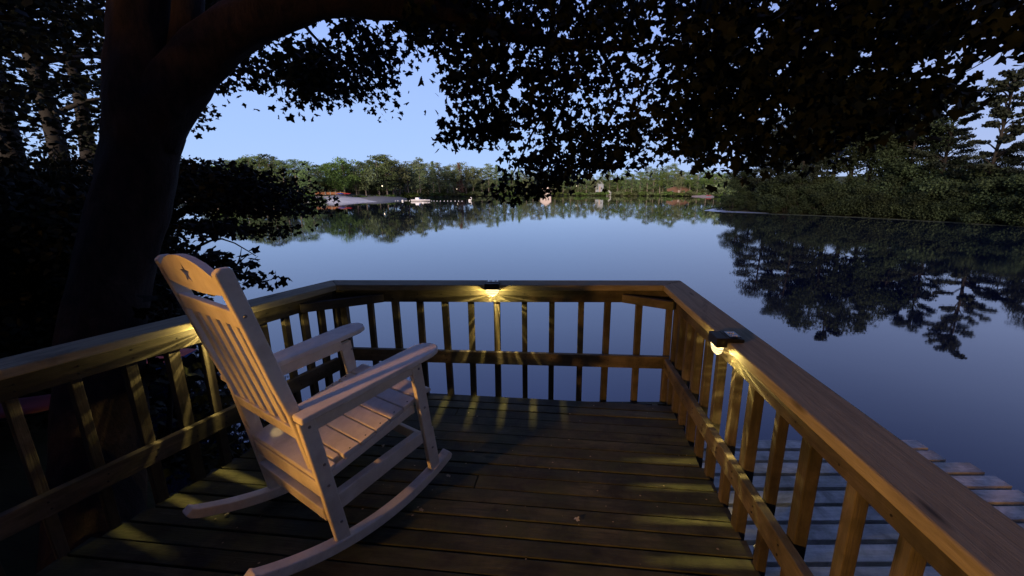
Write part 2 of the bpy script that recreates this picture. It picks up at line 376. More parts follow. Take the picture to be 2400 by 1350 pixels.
# ------------------------------------------------------------------ TREES
def crown_pts(kind, seed, n):
    """unit tree: height 1, returns positions, clump ids"""
    rr=np.random.RandomState(seed); C=[]
    if kind=='pine':       # layered horizontal shelves of needles
        k=46
        for i in range(k):
            z=.22+.76*(i/k)**.9; ext=.24*(1-((z-.55)/.5)**2*.7)*rr.uniform(.55,1.15) if z>.3 else .16*rr.uniform(.4,1)
            a=rr.uniform(0,6.283); C.append((math.cos(a)*ext*.75,math.sin(a)*ext*.75,z,.10*rr.uniform(.7,1.3),.032))
    elif kind=='spruce':
        k=54
        for i in range(k):
            z=.10+.88*(i/k); ext=.17*(1-z)*1.15*rr.uniform(.7,1.2)+.01; a=i*2.4
            C.append((math.cos(a)*ext*.8,math.sin(a)*ext*.8,z-.02,.035+.05*(1-z),.018))
    elif kind=='ragged':   # old pine with long separate limbs
        k=40
        for i in range(k):
            z=.30+.68*(i/k); ext=(.26*(1-z)**.6+.03)*rr.uniform(.35,1.2); a=rr.uniform(0,6.283)
            for q in (.45,.75,1.0): C.append((math.cos(a)*ext*q,math.sin(a)*ext*q,z-.02+.05*q*rr.uniform(.2,1),.045*rr.uniform(.6,1.1),.016))
    elif kind=='bush':
        for i in range(26):
            a=rr.uniform(0,6.283); r_=.5*rr.uniform(0,1)**.5; C.append((math.cos(a)*r_,math.sin(a)*r_,.08+.75*rr.uniform(0,1)*(1-(r_/.55)**2*.6),.17,.14))
    else:                  # broadleaf: rounded billows
        k=42
        for i in range(k):
            u=rr.normal(size=3); u/=np.linalg.norm(u); s=rr.uniform(.45,1)
            z=.60+u[2]*.34*s; x=u[0]*.27*s; y=u[1]*.27*s
            C.append((x,y,z,.085*rr.uniform(.7,1.3),.07))
    P=[];cid=[];per=n//len(C)+1
    for ci,(x,y,z,rx,rz) in enumerate(C):
        g=rr.normal(size=(per,3)); g/=np.linalg.norm(g,axis=1,keepdims=True); g*=rr.uniform(.35,1.05,(per,1))
        g[:,0]=g[:,0]*rx+x; g[:,1]=g[:,1]*rx+y; g[:,2]=g[:,2]*rz+z; P.append(g); cid += [ci]*per
    return np.concatenate(P),np.array(cid),C
PROTO={}
def proto(kind, seed, n, lsize, leafmat, barkmat):
    key=(kind,seed,n,leafmat)
    if key in PROTO: return PROTO[key]
    P,cid,C=crown_pts(kind,seed,n); k=len(P); A,B,Q=frame(k,.1,.5 if kind in('pine','ragged','spruce') else .2)
    cl=RN.uniform(.7,1.25,len(C)); tint=cl[cid]*RN.uniform(.7,1.3,k)
    cr_=cards('crown',P,A,B,Q,lsize*RN.uniform(.6,1.3,k),ST,SV,M[leafmat],tint=tint)
    mb=MB(); rr=random.Random(seed)
    if kind!='bush':
        top=.93 if kind in('pine','ragged','spruce') else .7
        pts=[(.006*math.sin(z*7+seed),.006*math.cos(z*5+seed),z*top) for z in [i/8 for i in range(9)]]
        mb.tube(pts,[.014*(1-.85*i/8)+.002 for i in range(9)],7,.05)
        for c in C[::3]:
            z0=max(.15,min(top-.05,c[2]-.06)); mb.tube([(0,0,z0),(c[0]*.5,c[1]*.5,(z0+c[2])/2+.01),(c[0],c[1],c[2])],[.0055,.004,.0015],4,0)
    else:
        for c in C[::4]: mb.tube([(0,0,-.1),(c[0]*.5,c[1]*.5,c[2]*.5),(c[0],c[1],c[2])],[.014,.01,.004],4,0)
    tr=mb.build('trunk',M[barkmat],smooth=True)
    for o in (cr_,tr): COL.objects.unlink(o)
    PROTO[key]=(cr_,tr); return PROTO[key]
TREES=[]
def tree(name, kind, seed, px, dist, topy, look, zone, group, leafmat, barkmat='farbark', n=2600, ls=.022, wide=1., base=None, cat='tree', H=None):
    g=azr(px,dist); z0=gz(g.x,g.y) if base is None else base; z0=max(z0,WZ-.1)
    h=H if H else hgt(topy,dist,px)-z0
    t=empty(name,(g.x,g.y,z0-.05),R.uniform(0,6.28)); t.scale=(h*wide,h*wide,h)
    for o in proto(kind,seed,n,ls,leafmat,barkmat):
        c=o.copy(); c.name='crown' if o.name.startswith('crown') else ('trunk' if kind!='bush' else 'stem'); COL.objects.link(c); c.parent=t
    t['category']=cat; t['group']=group; TREES.append((t,look,zone,px)); return t
def interp(tab,x):
    for (a,b_),(c,d_) in zip(tab,tab[1:]):
        if x<=c: return b_+(d_-b_)*max(0,(x-a)/(c-a))
    return tab[-1][1]
TOP=[(420,392),(470,385),(520,384),(560,374),(600,363),(640,368),(690,382),(745,388),(780,384),(808,368),(850,382),(905,368),(940,378),(975,384),(990,376),(1040,392),(1080,380),(1120,394),(1160,390),(1200,396),(1250,404),(1310,408),(1400,412),(1450,410),(1500,402),(1560,391),(1620,398),(1700,404),(1760,404)]
LOOKS={'pine':'grey green layered pine','broad':'bright green rounded tree','olive':'dull olive bushy tree','dead':'rusty brown topped tree','spruce':'narrow pointed spruce','ragged':'thin ragged pine'}
x=505.
while x<1720:
    zone='on the wooded left shore' if x<745 else ('behind the sandy beach' if x<960 else ('along the middle of the far shore' if x<1300 else 'on the far right of the far shore'))
    s=shore(x)+ (3 if x<745 else (24 if x<940 else 4))+R.uniform(0,4)
    r=R.random()
    if x<745: kind,lm=('pine','pine') if r<.75 else ('broad','broad')
    elif x<830: kind,lm=('broad','broad') if r<.7 else ('pine','pine')
    elif x<960: kind,lm=('pine','pine') if r<.55 else ('broad','olive')
    elif x<1300: kind,lm=('pine','olive') if r<.4 else (('broad','olive') if r<.75 else ('spruce','pine'))
    else: kind,lm=('pine','pine') if r<.5 else ('broad','broad' if r<.75 else 'olive')
    if abs(x-1080)<12: kind,lm='spruce','dead'
    tp=interp(TOP,x)-7+R.uniform(-5,8)
    lk=LOOKS['dead'] if lm=='dead' else (LOOKS['olive'] if lm=='olive' and kind=='broad' else LOOKS[kind if kind in LOOKS else 'broad'])
    wd=1.2 if x<960 else .86
    tree('pine_tree' if kind=='pine' else ('spruce_tree' if kind=='spruce' else 'broadleaf_tree'),kind,R.choice((1,2,3)),x,s,tp,lk,zone,'trees of the far treeline',lm,wide=wd*(1.15 if kind=='broad' else 1),n=2600)
    x+=R.uniform(15,25)*(1.25 if x<900 else .85)
x=500.
while x<1725:      # second row behind, fills the gaps
    zone='in the back row of the far treeline'
    s=shore(x)+(16 if x<745 else (34 if x<940 else 14))+R.uniform(0,6); r=R.random()
    kind,lm=('broad','broad') if r<.35 else (('broad','olive') if r<.6 else ('pine','pine'))
    tree('broadleaf_tree' if kind=='broad' else 'pine_tree',kind,R.choice((4,5)),x,s,interp(TOP,x)-4+R.uniform(0,10),LOOKS['olive'] if lm=='olive' else LOOKS[kind],zone,'trees of the far treeline',lm,wide=1.5,n=2600)
    x+=R.uniform(20,30)
x=510.
while x<1722:      # waterside bushes
    s=shore(x)+(1.5 if not 745<x<945 else 24)
    tree('bush','bush',R.choice((7,8)),x,s,0,'low green bush','at the foot of the far treeline','bushes along the far waterline','bush' if R.random()<.6 else 'olive',H=R.uniform(1.2,2.9)*(s/150)**.3,wide=2.1,n=1200,ls=.09,cat='bush')
    x+=R.uniform(14,22)*(1 if x>950 else 1.5)
x=498.
while x<1728:      # dense undergrowth deeper in the wood
    s=shore(x)+(22 if x<745 else (38 if x<940 else 20))
    tree('bush','bush',R.choice((7,8)),x,s,0,'tall olive thicket','deep in the far wood','thickets deep in the far wood','olive',H=R.uniform(4.5,7)*(s/150)**.3,wide=1.7,n=2400,ls=.06,cat='bush')
    x+=R.uniform(24,32)*(1 if x>950 else 1.4)
# near right shore
NT=[(1735,396,'broad'),(1765,372,'pine'),(1800,300,'pine'),(1835,250,'ragged'),(1872,262,'pine'),(1905,205,'spruce'),(1950,190,'broad'),(1985,185,'ragged'),(2030,215,'broad'),(2075,205,'spruce'),(2120,255,'broad'),(2165,250,'ragged'),(2200,240,'ragged'),(2248,330,'broad'),(2312,158,'spruce'),(2345,345,'broad'),(2400,322,'pine'),(2450,300,'ragged'),(2520,260,'pine'),(2600,250,'broad')]
for i,(x,tp,kind) in enumerate(NT):
    tp=tp-(26 if x<2210 else 0); s=shore(x)+R.uniform(2,5)+(3 if i%2 else 0)
    nm={'broad':'broadleaf_tree','pine':'pine_tree','ragged':'pine_tree','spruce':'spruce_tree'}[kind]
    if x==2312: tree(nm,'ragged',21,x,s,tp,'tall ragged spruce standing clear against the sky','on the near right shore','trees of the near right shore','nearpine','darkbark',n=9000,ls=.017,wide=1.0)
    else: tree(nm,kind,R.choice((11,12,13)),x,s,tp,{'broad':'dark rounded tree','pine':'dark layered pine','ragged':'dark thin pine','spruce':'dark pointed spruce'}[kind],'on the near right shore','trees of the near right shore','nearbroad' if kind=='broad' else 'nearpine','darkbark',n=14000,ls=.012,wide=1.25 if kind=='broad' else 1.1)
x=1722.
while x<2650:
    for k in range(2):
        s=shore(x)+.6+k*2.6; H=R.uniform(1.6,3.4)+k*1.5+(0 if x<1800 else .6)
        if x<1760: H*=.75
        tree('bush','bush',R.choice((14,15,16)),x+R.uniform(-8,8),s,0,'dark leafy bush','along the near right bank','bushes of the near right bank','nearbroad','darkbark',H=H,wide=1.15,n=10000,ls=.028,cat='bush')
    x+=R.uniform(26,36)
# left woods, beyond the trunk
for i,(x,dd,H,kind) in enumerate([(-330,9,9,'broad'),(-170,13,12,'pine'),(-80,10,9,'broad'),(60,17,14,'ragged'),(150,24,17,'pine'),(228,30,20,'broad')]):
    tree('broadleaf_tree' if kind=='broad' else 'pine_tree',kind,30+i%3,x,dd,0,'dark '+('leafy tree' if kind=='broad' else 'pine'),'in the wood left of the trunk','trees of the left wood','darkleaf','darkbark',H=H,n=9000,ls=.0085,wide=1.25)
for i,(x,dd,H) in enumerate([(-420,6,2.6),(-200,7,3),(-60,6,2.6),(60,8,3.4),(150,7,2.8),(100,10,3.6),(120,12,3.4),(-20,11,3.4),(-140,10,3.4)]):
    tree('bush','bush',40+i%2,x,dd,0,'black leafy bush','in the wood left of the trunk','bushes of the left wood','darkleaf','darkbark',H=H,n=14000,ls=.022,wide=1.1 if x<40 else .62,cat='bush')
for i,(x_,y_,H) in enumerate([(-9,-5.5,11),(-6,-9,13),(-1.5,-10.5,12),(3.5,-10,13),(-13,-1,12),(8,-8,12),(-3.8,-14,15),(1,-15,15),(12,-6,12),(-9.5,-12,14)]):  # unseen trees added behind the view to block low sun and sky
    t=empty('broadleaf_tree',(x_,y_,gz(x_,y_)-.1),i*1.3); t.scale=(H*1.35,H*1.35,H)
    for o in proto('broad',30+i%3,15000,.0085,'darkleaf','darkbark'):
        c=o.copy(); c.name='crown' if o.name.startswith('crown') else 'trunk'; COL.objects.link(c); c.parent=t
    t['category']='tree'; t['group']='unseen trees added to block light'; TREES.append((t,'dark leafy tree','added behind the deck as light blocker',x_))
for i in range(17):  # unseen bush ring added to stop light leaking in under the crowns
    a_=math.radians(92+i*11.2); r_=6.6+(i%3)*1.1; x_,y_=r_*math.sin(a_),r_*math.cos(a_)
    if abs(x_+4.4)<1.6 and abs(y_+2.6)<1.6: continue
    H=3.6+(i%4)*.5; t=empty('bush',(x_,y_,gz(x_,y_)-.1),i*1.7); t.scale=(H*1.1,H*1.1,H)
    for o in proto('bush',40+i%2,14000,.022,'darkleaf','darkbark'):
        c=o.copy(); c.name='crown' if o.name.startswith('crown') else 'stem'; COL.objects.link(c); c.parent=t
    t['category']='bush'; t['group']='unseen bushes added to block light'; TREES.append((t,'unseen tall dark bush','added behind the deck as light blocker',x_))
t=empty('bush',(-3.8,-.25,gz(-3.8,-.25)-.1),.4); t.scale=(2.1,2.1,3.1)  # unseen bush added to screen the trunk from the lantern
for o in proto('bush',40,14000,.022,'darkleaf','darkbark'):
    c=o.copy(); c.name='crown' if o.name.startswith('crown') else 'stem'; COL.objects.link(c); c.parent=t
t['category']='bush'; t['group']='unseen bushes added to block light'; TREES.append((t,'unseen bush added against the left railing','to keep lantern light off the trunk',0))
ORD=['first','second','third','fourth','fifth','sixth','seventh','eighth','ninth','tenth','eleventh','twelfth','thirteenth','fourteenth','fifteenth','sixteenth','seventeenth','eighteenth','nineteenth','twentieth']
TENS={20:'twenty',30:'thirty',40:'forty',50:'fifty',60:'sixty'}
def ordw(i):
    if i<20: return ORD[i]
    t_,u=divmod(i+1,10); return TENS[t_*10]+'-'+ORD[u-1] if u else {30:'thirtieth',40:'fortieth',50:'fiftieth',60:'sixtieth'}[t_*10]
from collections import defaultdict
grp=defaultdict(list)
for t,l,z,px in TREES: grp[(l,z)].append((px,t))
for (l,z),L in grp.items():
    L.sort(key=lambda q:q[0])
    for i,(px,t) in enumerate(L): t['label']=f'{l} {z}' + (f', {ordw(i)} from left' if len(L)>1 else '')

# ================================================================== RAILED DECK
HC=.85
FL=atz(778,656,HC).xy; FR=atz(1595,657,HC).xy
dR=(atz(2250,1128,HC).xy-FR).normalized(); dL=(atz(0,840,HC).xy-FL).normalized()
eF=(FR-FL).normalized(); nF=Vector((eF.y,-eF.x)); nR=Vector((-1,0)) - dR*Vector((-1,0)).dot(dR); nR.normalize()
nL=Vector((1,0)) - dL*Vector((1,0)).dot(dL); nL.normalize()
LR=4.6; LL=4.4; CWD=.158
def isect(p,d_,q,e):  # p+d*t = q+e*s
    den=d_.x*(-e.y)+d_.y*e.x; b_=q-p; t=(b_.x*(-e.y)+b_.y*e.x)/den; return p+d_*t
IR=isect(FR+nR*CWD,dR,FL+nF*CWD,eF); IL=isect(FL+nL*CWD,dL,FL+nF*CWD,eF)
def v3(p,z): return Vector((p.x,p.y,z))
def capboard(mb, a_out, b_out, a_in, b_in, th=.038, n=1):
    mb.hexa([v3(a_in,HC-th),v3(a_out,HC-th),v3(a_out,HC),v3(a_in,HC), v3(b_in,HC-th),v3(b_out,HC-th),v3(b_out,HC),v3(b_in,HC)])
def railing(name, label, A, d_, n_, L, caps, bal, s0, s1, zm0, zm1, joints):
    t=empty(name,v3(A+d_*L/2,0),label=label,cat='railing'); inv=Matrix.Translation(-t.location)
    def fin(mb,nm,bev=.003):
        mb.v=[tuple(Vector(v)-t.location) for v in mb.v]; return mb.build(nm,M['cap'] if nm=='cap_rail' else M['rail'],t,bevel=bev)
    for q in caps: mb=MB(); capboard(mb,*q); fin(mb,'cap_rail',.005)
    # top rail, on edge under the inner half of the cap
    for a,b_ in zip(joints,joints[1:]):
        mb=MB(); mb.board(v3(A+d_*(a+.002)+n_*.088,HC-.040-.046),v3(A+d_*(b_-.002)+n_*.088,HC-.040-.046),.036,.089,n_.to_3d(),.0015); fin(mb,'top_rail')
        za=zm0+(zm1-zm0)*(a-s0)/(s1-s0)-.044; zb=zm0+(zm1-zm0)*(b_-s0)/(s1-s0)-.044
        mb=MB(); mb.board(v3(A+d_*(a+.002)+n_*.088,za),v3(A+d_*(b_-.002)+n_*.088,zb),.036,.089,n_.to_3d(),.0015); fin(mb,'mid_rail')
    for s in bal:
        mb=MB(); j=R.uniform(-.011,.011); w=R.uniform(.034,.046)
        mb.board(v3(A+d_*(s+j)+n_*.046,-.22),v3(A+d_*s+n_*.047,HC-.042),w,w,d_.to_3d(),.002); fin(mb,'baluster')
        for zz in (HC-.075,HC-.105,zm0+(zm1-zm0)*(s-s0)/(s1-s0)-.03,zm0+(zm1-zm0)*(s-s0)/(s1-s0)-.06):
            if s<.12 or s>s1-.1 or s>3.2: continue
            c=v3(A+d_*(s+R.uniform(-.008,.008))+n_*.1058,zz+R.uniform(-.006,.006)); mb=MB(); mb.tube([c,c+n_.to_3d()*.0018],[.0042,.0036],7)
            mb.v=[tuple(Vector(v)-t.location) for v in mb.v]; mb.build('nail',M['black'],t)
    return t
LFR=(FR-FL).length
balF=[.089,.275,.448,.62,.794,.975,1.155,1.345,1.537,1.738,1.924,2.139,2.351]
balR=[.139,.261,.42,.584,.739,.901,1.081,1.256,1.45,1.624,1.821,1.997]+[2.17+.17*i for i in range(14)]
balL=[.03,.159,.285,.41,.555,.70,.853,.992,1.151,1.323,1.495]+[1.66+.165*i for i in range(16)]
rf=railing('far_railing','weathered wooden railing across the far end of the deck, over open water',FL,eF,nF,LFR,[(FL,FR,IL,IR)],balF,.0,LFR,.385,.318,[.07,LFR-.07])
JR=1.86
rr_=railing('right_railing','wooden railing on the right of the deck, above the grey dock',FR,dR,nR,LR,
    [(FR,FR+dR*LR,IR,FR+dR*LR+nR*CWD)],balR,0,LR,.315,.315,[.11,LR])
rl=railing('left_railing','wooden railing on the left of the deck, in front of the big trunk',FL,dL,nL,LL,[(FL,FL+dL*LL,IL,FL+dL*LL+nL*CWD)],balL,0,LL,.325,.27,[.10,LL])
# corner braces under the cap
def brace(parent,a,b_):
    mb=MB(); mb.board(a-parent.location,b_-parent.location,.036,.055,Vector((0,1,0)),.001); mb.build('corner_brace',M['rail'],parent,bevel=.003)
def pt(A,d_,n_,s,off,z): return v3(A+d_*s+n_*off,z)
brace(rf,pt(FL,eF,nF,.40,.125,.755),pt(FL,dL,nL,.36,.125,.755))
brace(rf,pt(FL,eF,nF,LFR-.42,.125,.755),pt(FR,dR,nR,.32,.125,.755))

# deck floor
dk=empty('deck',(0,0,0),label='dark mossy plank deck floor enclosed by the wooden railings',cat='deck')
pd=Vector((1,-.105)).normalized(); pn=Vector((pd.y,-pd.x))     # along boards, towards the viewer
mb=MB(); base=FL+nF*.03-Vector((0,.0)); P0=Vector((base.x,base.y+.05)); wdt=.093
k=0; tdist=0
lineL=lambda q: isect(FL+nL*.062,dL,q,pd); lineR=lambda q: isect(FR+nR*.062,dR,q,pd)
while tdist<6.0:
    q=P0+pn*(tdist+wdt/2-.02)
    a=lineL(q)-pd*R.uniform(0,.02); b_=lineR(q)+pd*R.uniform(-.012,.02)
    zc=R.uniform(-.003,.002); 
    cut=R.uniform(.2,.8) if k%7==2 else None
    z=-.019+zc
    if cut:
        c_=a+(b_-a)*cut; mb.board(v3(a,z),v3(c_-pd*.002,z+R.uniform(-.002,.002)),wdt-.007,.038,pn.to_3d(),.001); mb.board(v3(c_+pd*.002,z),v3(b_,z),wdt-.008,.038,pn.to_3d(),.0025)
    else: mb.board(v3(a,z),v3(b_,z),wdt-.008,.038,pn.to_3d(),.0025)
    tdist+=wdt; k+=1
mb.build('deck_boards',M['deck'],dk,bevel=.003)
mb=MB()
for s in (.15,.8,1.4,2.0,2.28):
    a=FL+eF*s; mb.board(v3(a+nF*.10,-.11),v3(a+nF*.10+Vector((-.02,-5.2)),-.11),.04,.14,(1,0,0))
mb.build('joists',M['deck'],dk)
mb=MB(); mb.board(v3(FL+eF*.07+nF*.085,-.115),v3(FR-eF*.07+nF*.085,-.115),.036,.145,nF.to_3d()); mb.build('rim_board',M['deck'],dk)
for s in (.2,2.2):
    mb=MB(); a=FL+eF*s+nF*.2; mb.board(v3(a,-2.4),v3(a,-.19),.1,.1,(1,0,0)); mb.build('support_post',M['deck'],dk)

# dock on the right
dz=-.55; do=empty('dock',(2.2,1.0,dz),label='pale grey slatted dock with a rounded corner, low on the right beside the deck',cat='dock')
mb=MB(); y=2.90; i=0
while y>-2.6:
    xr=3.30 if y<2.4 else 3.30-(y-2.4)**2*.9; 
    if y>2.7: xr=3.12
    mb.board((1.02+R.uniform(-.02,.02)-2.2,y-1+R.uniform(-.004,.004),-.015),(xr+R.uniform(-.004,.004)-2.2,y+.02-1,-.022),.113,.045,(0,1,0),.0015,tint=R.uniform(.9,1.12)); y-=.145; i+=1
mb.build('dock_boards',M['dock'],do,bevel=.003)
mb=MB()
for x in (1.12,2.1,3.05): mb.board((x-2.2,2.85-1,-.11),(x-2.2,-3.6,-.11),.05,.15,(1,0,0))
mb.build('dock_frame',M['deck'],do)
mb=MB()
for x,y in ((1.15,2.6),(3.0,2.5),(3.0,.2)): mb.tube([(x-2.2,y-1,-1.6),(x-2.2,y-1,-.19)],[.05,.05],12)
mb.build('dock_piles',M['deck'],do,smooth=True)
# black pipe between deck and dock
q=atz(1768,1285,-.10); mb=MB(); mb.tube([(0,0,-1.5),(0,0,-.01)],[.028,.028],16); mb.v=[v for v in mb.v]
pp=empty('mooring_pipe',(q.x+.03,q.y,q.z),label='short black pipe with a pale cap between the deck edge and the dock',cat='pipe')
mb.build('pipe',M['black'],pp); mb=MB(); mb.tube([(0,0,-.008),(0,0,.012)],[.03,.022],16); mb.build('cap',mat('cap_grey',(.5,.52,.55),.4)[0],pp)

# ================================================================== SOLAR RAIL LAMPS
def lamp_glow(energy):
    l=bpy.data.lights.new('lamp_light','POINT'); l.energy=energy; l.color=(1,1,1); l.shadow_soft_size=.004
    l.use_nodes=True; t=l.node_tree; t.nodes.clear()
    out=N(t,'ShaderNodeOutputLight'); em=N(t,'ShaderNodeEmission'); t.links.new(em.outputs[0],out.inputs[0])
    tc_=N(t,'ShaderNodeTexCoord'); s=N(t,'ShaderNodeSeparateXYZ'); t.links.new(tc_.outputs['Normal'],s.inputs[0])
    def mth(op,a,b_=None):
        m=N(t,'ShaderNodeMath',operation=op)
        for i,v in enumerate((a,b_)):
            if v is None: continue
            if isinstance(v,(int,float)): m.inputs[i].default_value=v
            else: t.links.new(v,m.inputs[i])
        return m.outputs[0]
    X,Y,Z=s.outputs; 
    nz=mth('MAXIMUM',mth('MULTIPLY',Z,-1.),.02)
    u=mth('DIVIDE',X,nz); v=mth('DIVIDE',Y,nz)           # lens facets: X along rail, +Y towards the deck
    st=mth('PINGPONG',mth('ADD',u,.06),.135); sb=mapr(t,st,.09,.122,0,1)
    vb=mth('MULTIPLY',mapr(t,v,-.5,-.3,0,1),mapr(t,v,.08,.42,1,0)); ub=mapr(t,mth('ABSOLUTE',u),.55,.75,1,0)
    deckp=mth('MULTIPLY',mth('MULTIPLY',sb,vb),ub)
    an=mth('ARCTAN2',X,nz); w=N(t,'ShaderNodeTexNoise'); w.noise_dimensions='1D'; t.links.new(mth('MULTIPLY',an,5.),w.inputs['W']); w.inputs['Detail'].default_value=1.5; w.inputs['Scale'].default_value=1.4
    rays=mth('MULTIPLY',mapr(t,w.outputs['Fac'],.50,.66,.13,1),mapr(t,Y,-.02,-.25,0,1))
    tot=mth('ADD',mth('ADD',mth('MULTIPLY',deckp,12.),mth('MULTIPLY',rays,5.6)),mth('MULTIPLY',mapr(t,Z,.2,-.1,0,1),.08))
    em.inputs[0].default_value=(1,.76,.24,1); t.links.new(tot,em.inputs[1])
    return l
def solar(name,label,A,d_,n_,s,energy=2.2):
    o=A+d_*s+n_*CWD; X=d_.to_3d(); Y=n_.to_3d()
    t=empty(name,(o.x,o.y,HC),label=label,cat='solar light',group='solar lights clipped on the railing cap')
    ang=math.atan2(d_.y,d_.x); flip=1 if (Vector((0,0,1)).cross(X)).dot(Y)>0 else -1
    t.rotation_euler=(0,0,ang)
    def F(p): return (p[0],p[1]*flip,p[2])
    def bx(a,b_):
        (x0,y0,z0),(x1,y1,z1)=a,b_; return [(x0,y0,z0),(x1,y0,z0),(x1,y0,z1),(x0,y0,z1),(x0,y1,z0),(x1,y1,z0),(x1,y1,z1),(x0,y1,z1)]
    def mk(nm,bxs,m,bev=.003):
        mb=MB()
        for c in bxs: c=[F(p) for p in c]; mb.hexa(c if flip<0 else [c[i] for i in (1,0,3,2,5,4,7,6)],tint=1.)
        ob=mb.build(nm,m,t,bevel=bev); return ob
    # wedge body: plate on the cap, hood down the inner edge
    b1=[(-.046,-.062,.001),(.046,-.062,.001),(.046,-.062,.014),(-.046,-.062,.014),(-.048,.006,.001),(.048,.006,.001),(.048,.006,.022),(-.048,.006,.022)]
    mk('body',[b1,bx((-.048,.0065,-.020),(.048,.050,.020))],M['black'])
    # solar cell with pale star marks, set 1.5 mm proud
    mk('solar_cell',[bx((-.034,-.052,.0205),(.034,-.006,.0230))],mat('cell',(.01,.012,.03),.12,0,.6)[0],.001)
    mb=MB(); 
    for cx_ in (-.014,.018):
        pts=[(cx_+.012*math.cos(a)*(1 if k%2 else .5),-.030+.014*math.sin(a)*(1 if k%2 else .55)) for k,a in enumerate([i*math.pi/5 for i in range(10)])]
        mb.planprism([(x,y*flip) for x,y in pts],lambda x,y:.0245,.001)
    mb.build('cell_mark',M['white'],t)
    # ribbed lens: half dome bulging downwards
    m,tt,b=mat('lamp_lens',(1,.9,.7),.1); b.inputs['Emission Color'].default_value=(1,.80,.42,1)
    ob_=N(tt,'ShaderNodeTexCoord').outputs['Object']; wv=N(tt,'ShaderNodeTexWave',bands_direction='Z'); tt.links.new(ob_,wv.inputs[0]); wv.inputs['Scale'].default_value=28
    em=N(tt,'ShaderNodeMath',operation='ADD'); tt.links.new(mapr(tt,wv.outputs['Fac'],.35,.75,.35,2.2),em.inputs[0]); em.inputs[1].default_value=0
    tt.links.new(em.outputs[0],b.inputs['Emission Strength'])
    mb=MB(); nu,nv=20,9
    for i in range(nv+1):
        ph=math.pi/2*i/nv; rr0=.046*math.cos(ph)*(1+.03*math.cos(i*math.pi)); z=-.0225-.043*math.sin(ph)
        for j in range(nu): a=2*math.pi*j/nu; mb.v.append((rr0*math.cos(a)+0,(.028+.021*(rr0/.046)*math.sin(a))*flip,z))
    for i in range(nv):
        for j in range(nu): j2=(j+1)%nu; mb.f.append((i*nu+j,i*nu+j2,(i+1)*nu+j2,(i+1)*nu+j)); mb.uv += [(0,0)]*4; mb.t += [1.]*4
    ln=mb.build('lens',m,t,smooth=True); ln.visible_shadow=True
    lo=bpy.data.objects.new('lamp_light',lamp_glow(energy)); COL.objects.link(lo); lo.parent=t; lo.location=(0,.034*flip,-.074)
    lo.rotation_euler=(0,0,0); lo.scale=(1,flip,1)
    return t
s_c=(atz(1155,667,HC).xy-FL).dot(eF); s_r=(atz(1697,795,HC).xy-FR).dot(dR); s_l=.70*(atz(512,765,HC).xy-FL).dot(dL)+.30*(atz(548,712,HC).xy-FL).dot(dL)
solar('solar_light','glowing solar light clipped on the far railing',FL,eF,nF,s_c)
solar('solar_light','glowing solar light clipped on the right railing',FR,dR,nR,s_r)
solar('solar_light','lit solar light on the left railing, hidden behind the chair back',FL,dL,nL,s_l)

# porch lantern on a post behind the viewer: its warm light falls on the chair and rails
pl=empty('porch_lantern',(-4.4,-2.6,-.3),label='warm post lantern standing behind the deck, out of view',cat='lantern')
mb=MB(); mb.tube([(0,0,-.3),(0,0,1.9)],[.05,.03],12); mb.build('post',M['black'],pl)
mb=MB(); mb.tube([(0,0,2.105),(0,0,2.28),(0,0,2.42)],[.20,.17,.02],12,cap=False); mb.build('hood',M['black'],pl)
m,t_,b=mat('lantern_glass',(1,.8,.5),.3); b.inputs['Emission Color'].default_value=(1,.5,.16,1); b.inputs['Emission Strength'].default_value=3
mb=MB(); mb.tube([(0,0,2.14),(0,0,2.18),(0,0,2.24)],[.03,.06,.03],12); mb.build('bulb',m,pl,smooth=True)
l=bpy.data.lights.new('lantern_light','POINT'); l.energy=1400; l.color=(1,.47,.10); l.shadow_soft_size=.12
lo=bpy.data.objects.new('lantern_light',l); COL.objects.link(lo); lo.parent=pl; lo.location=(.0,.0,2.10)

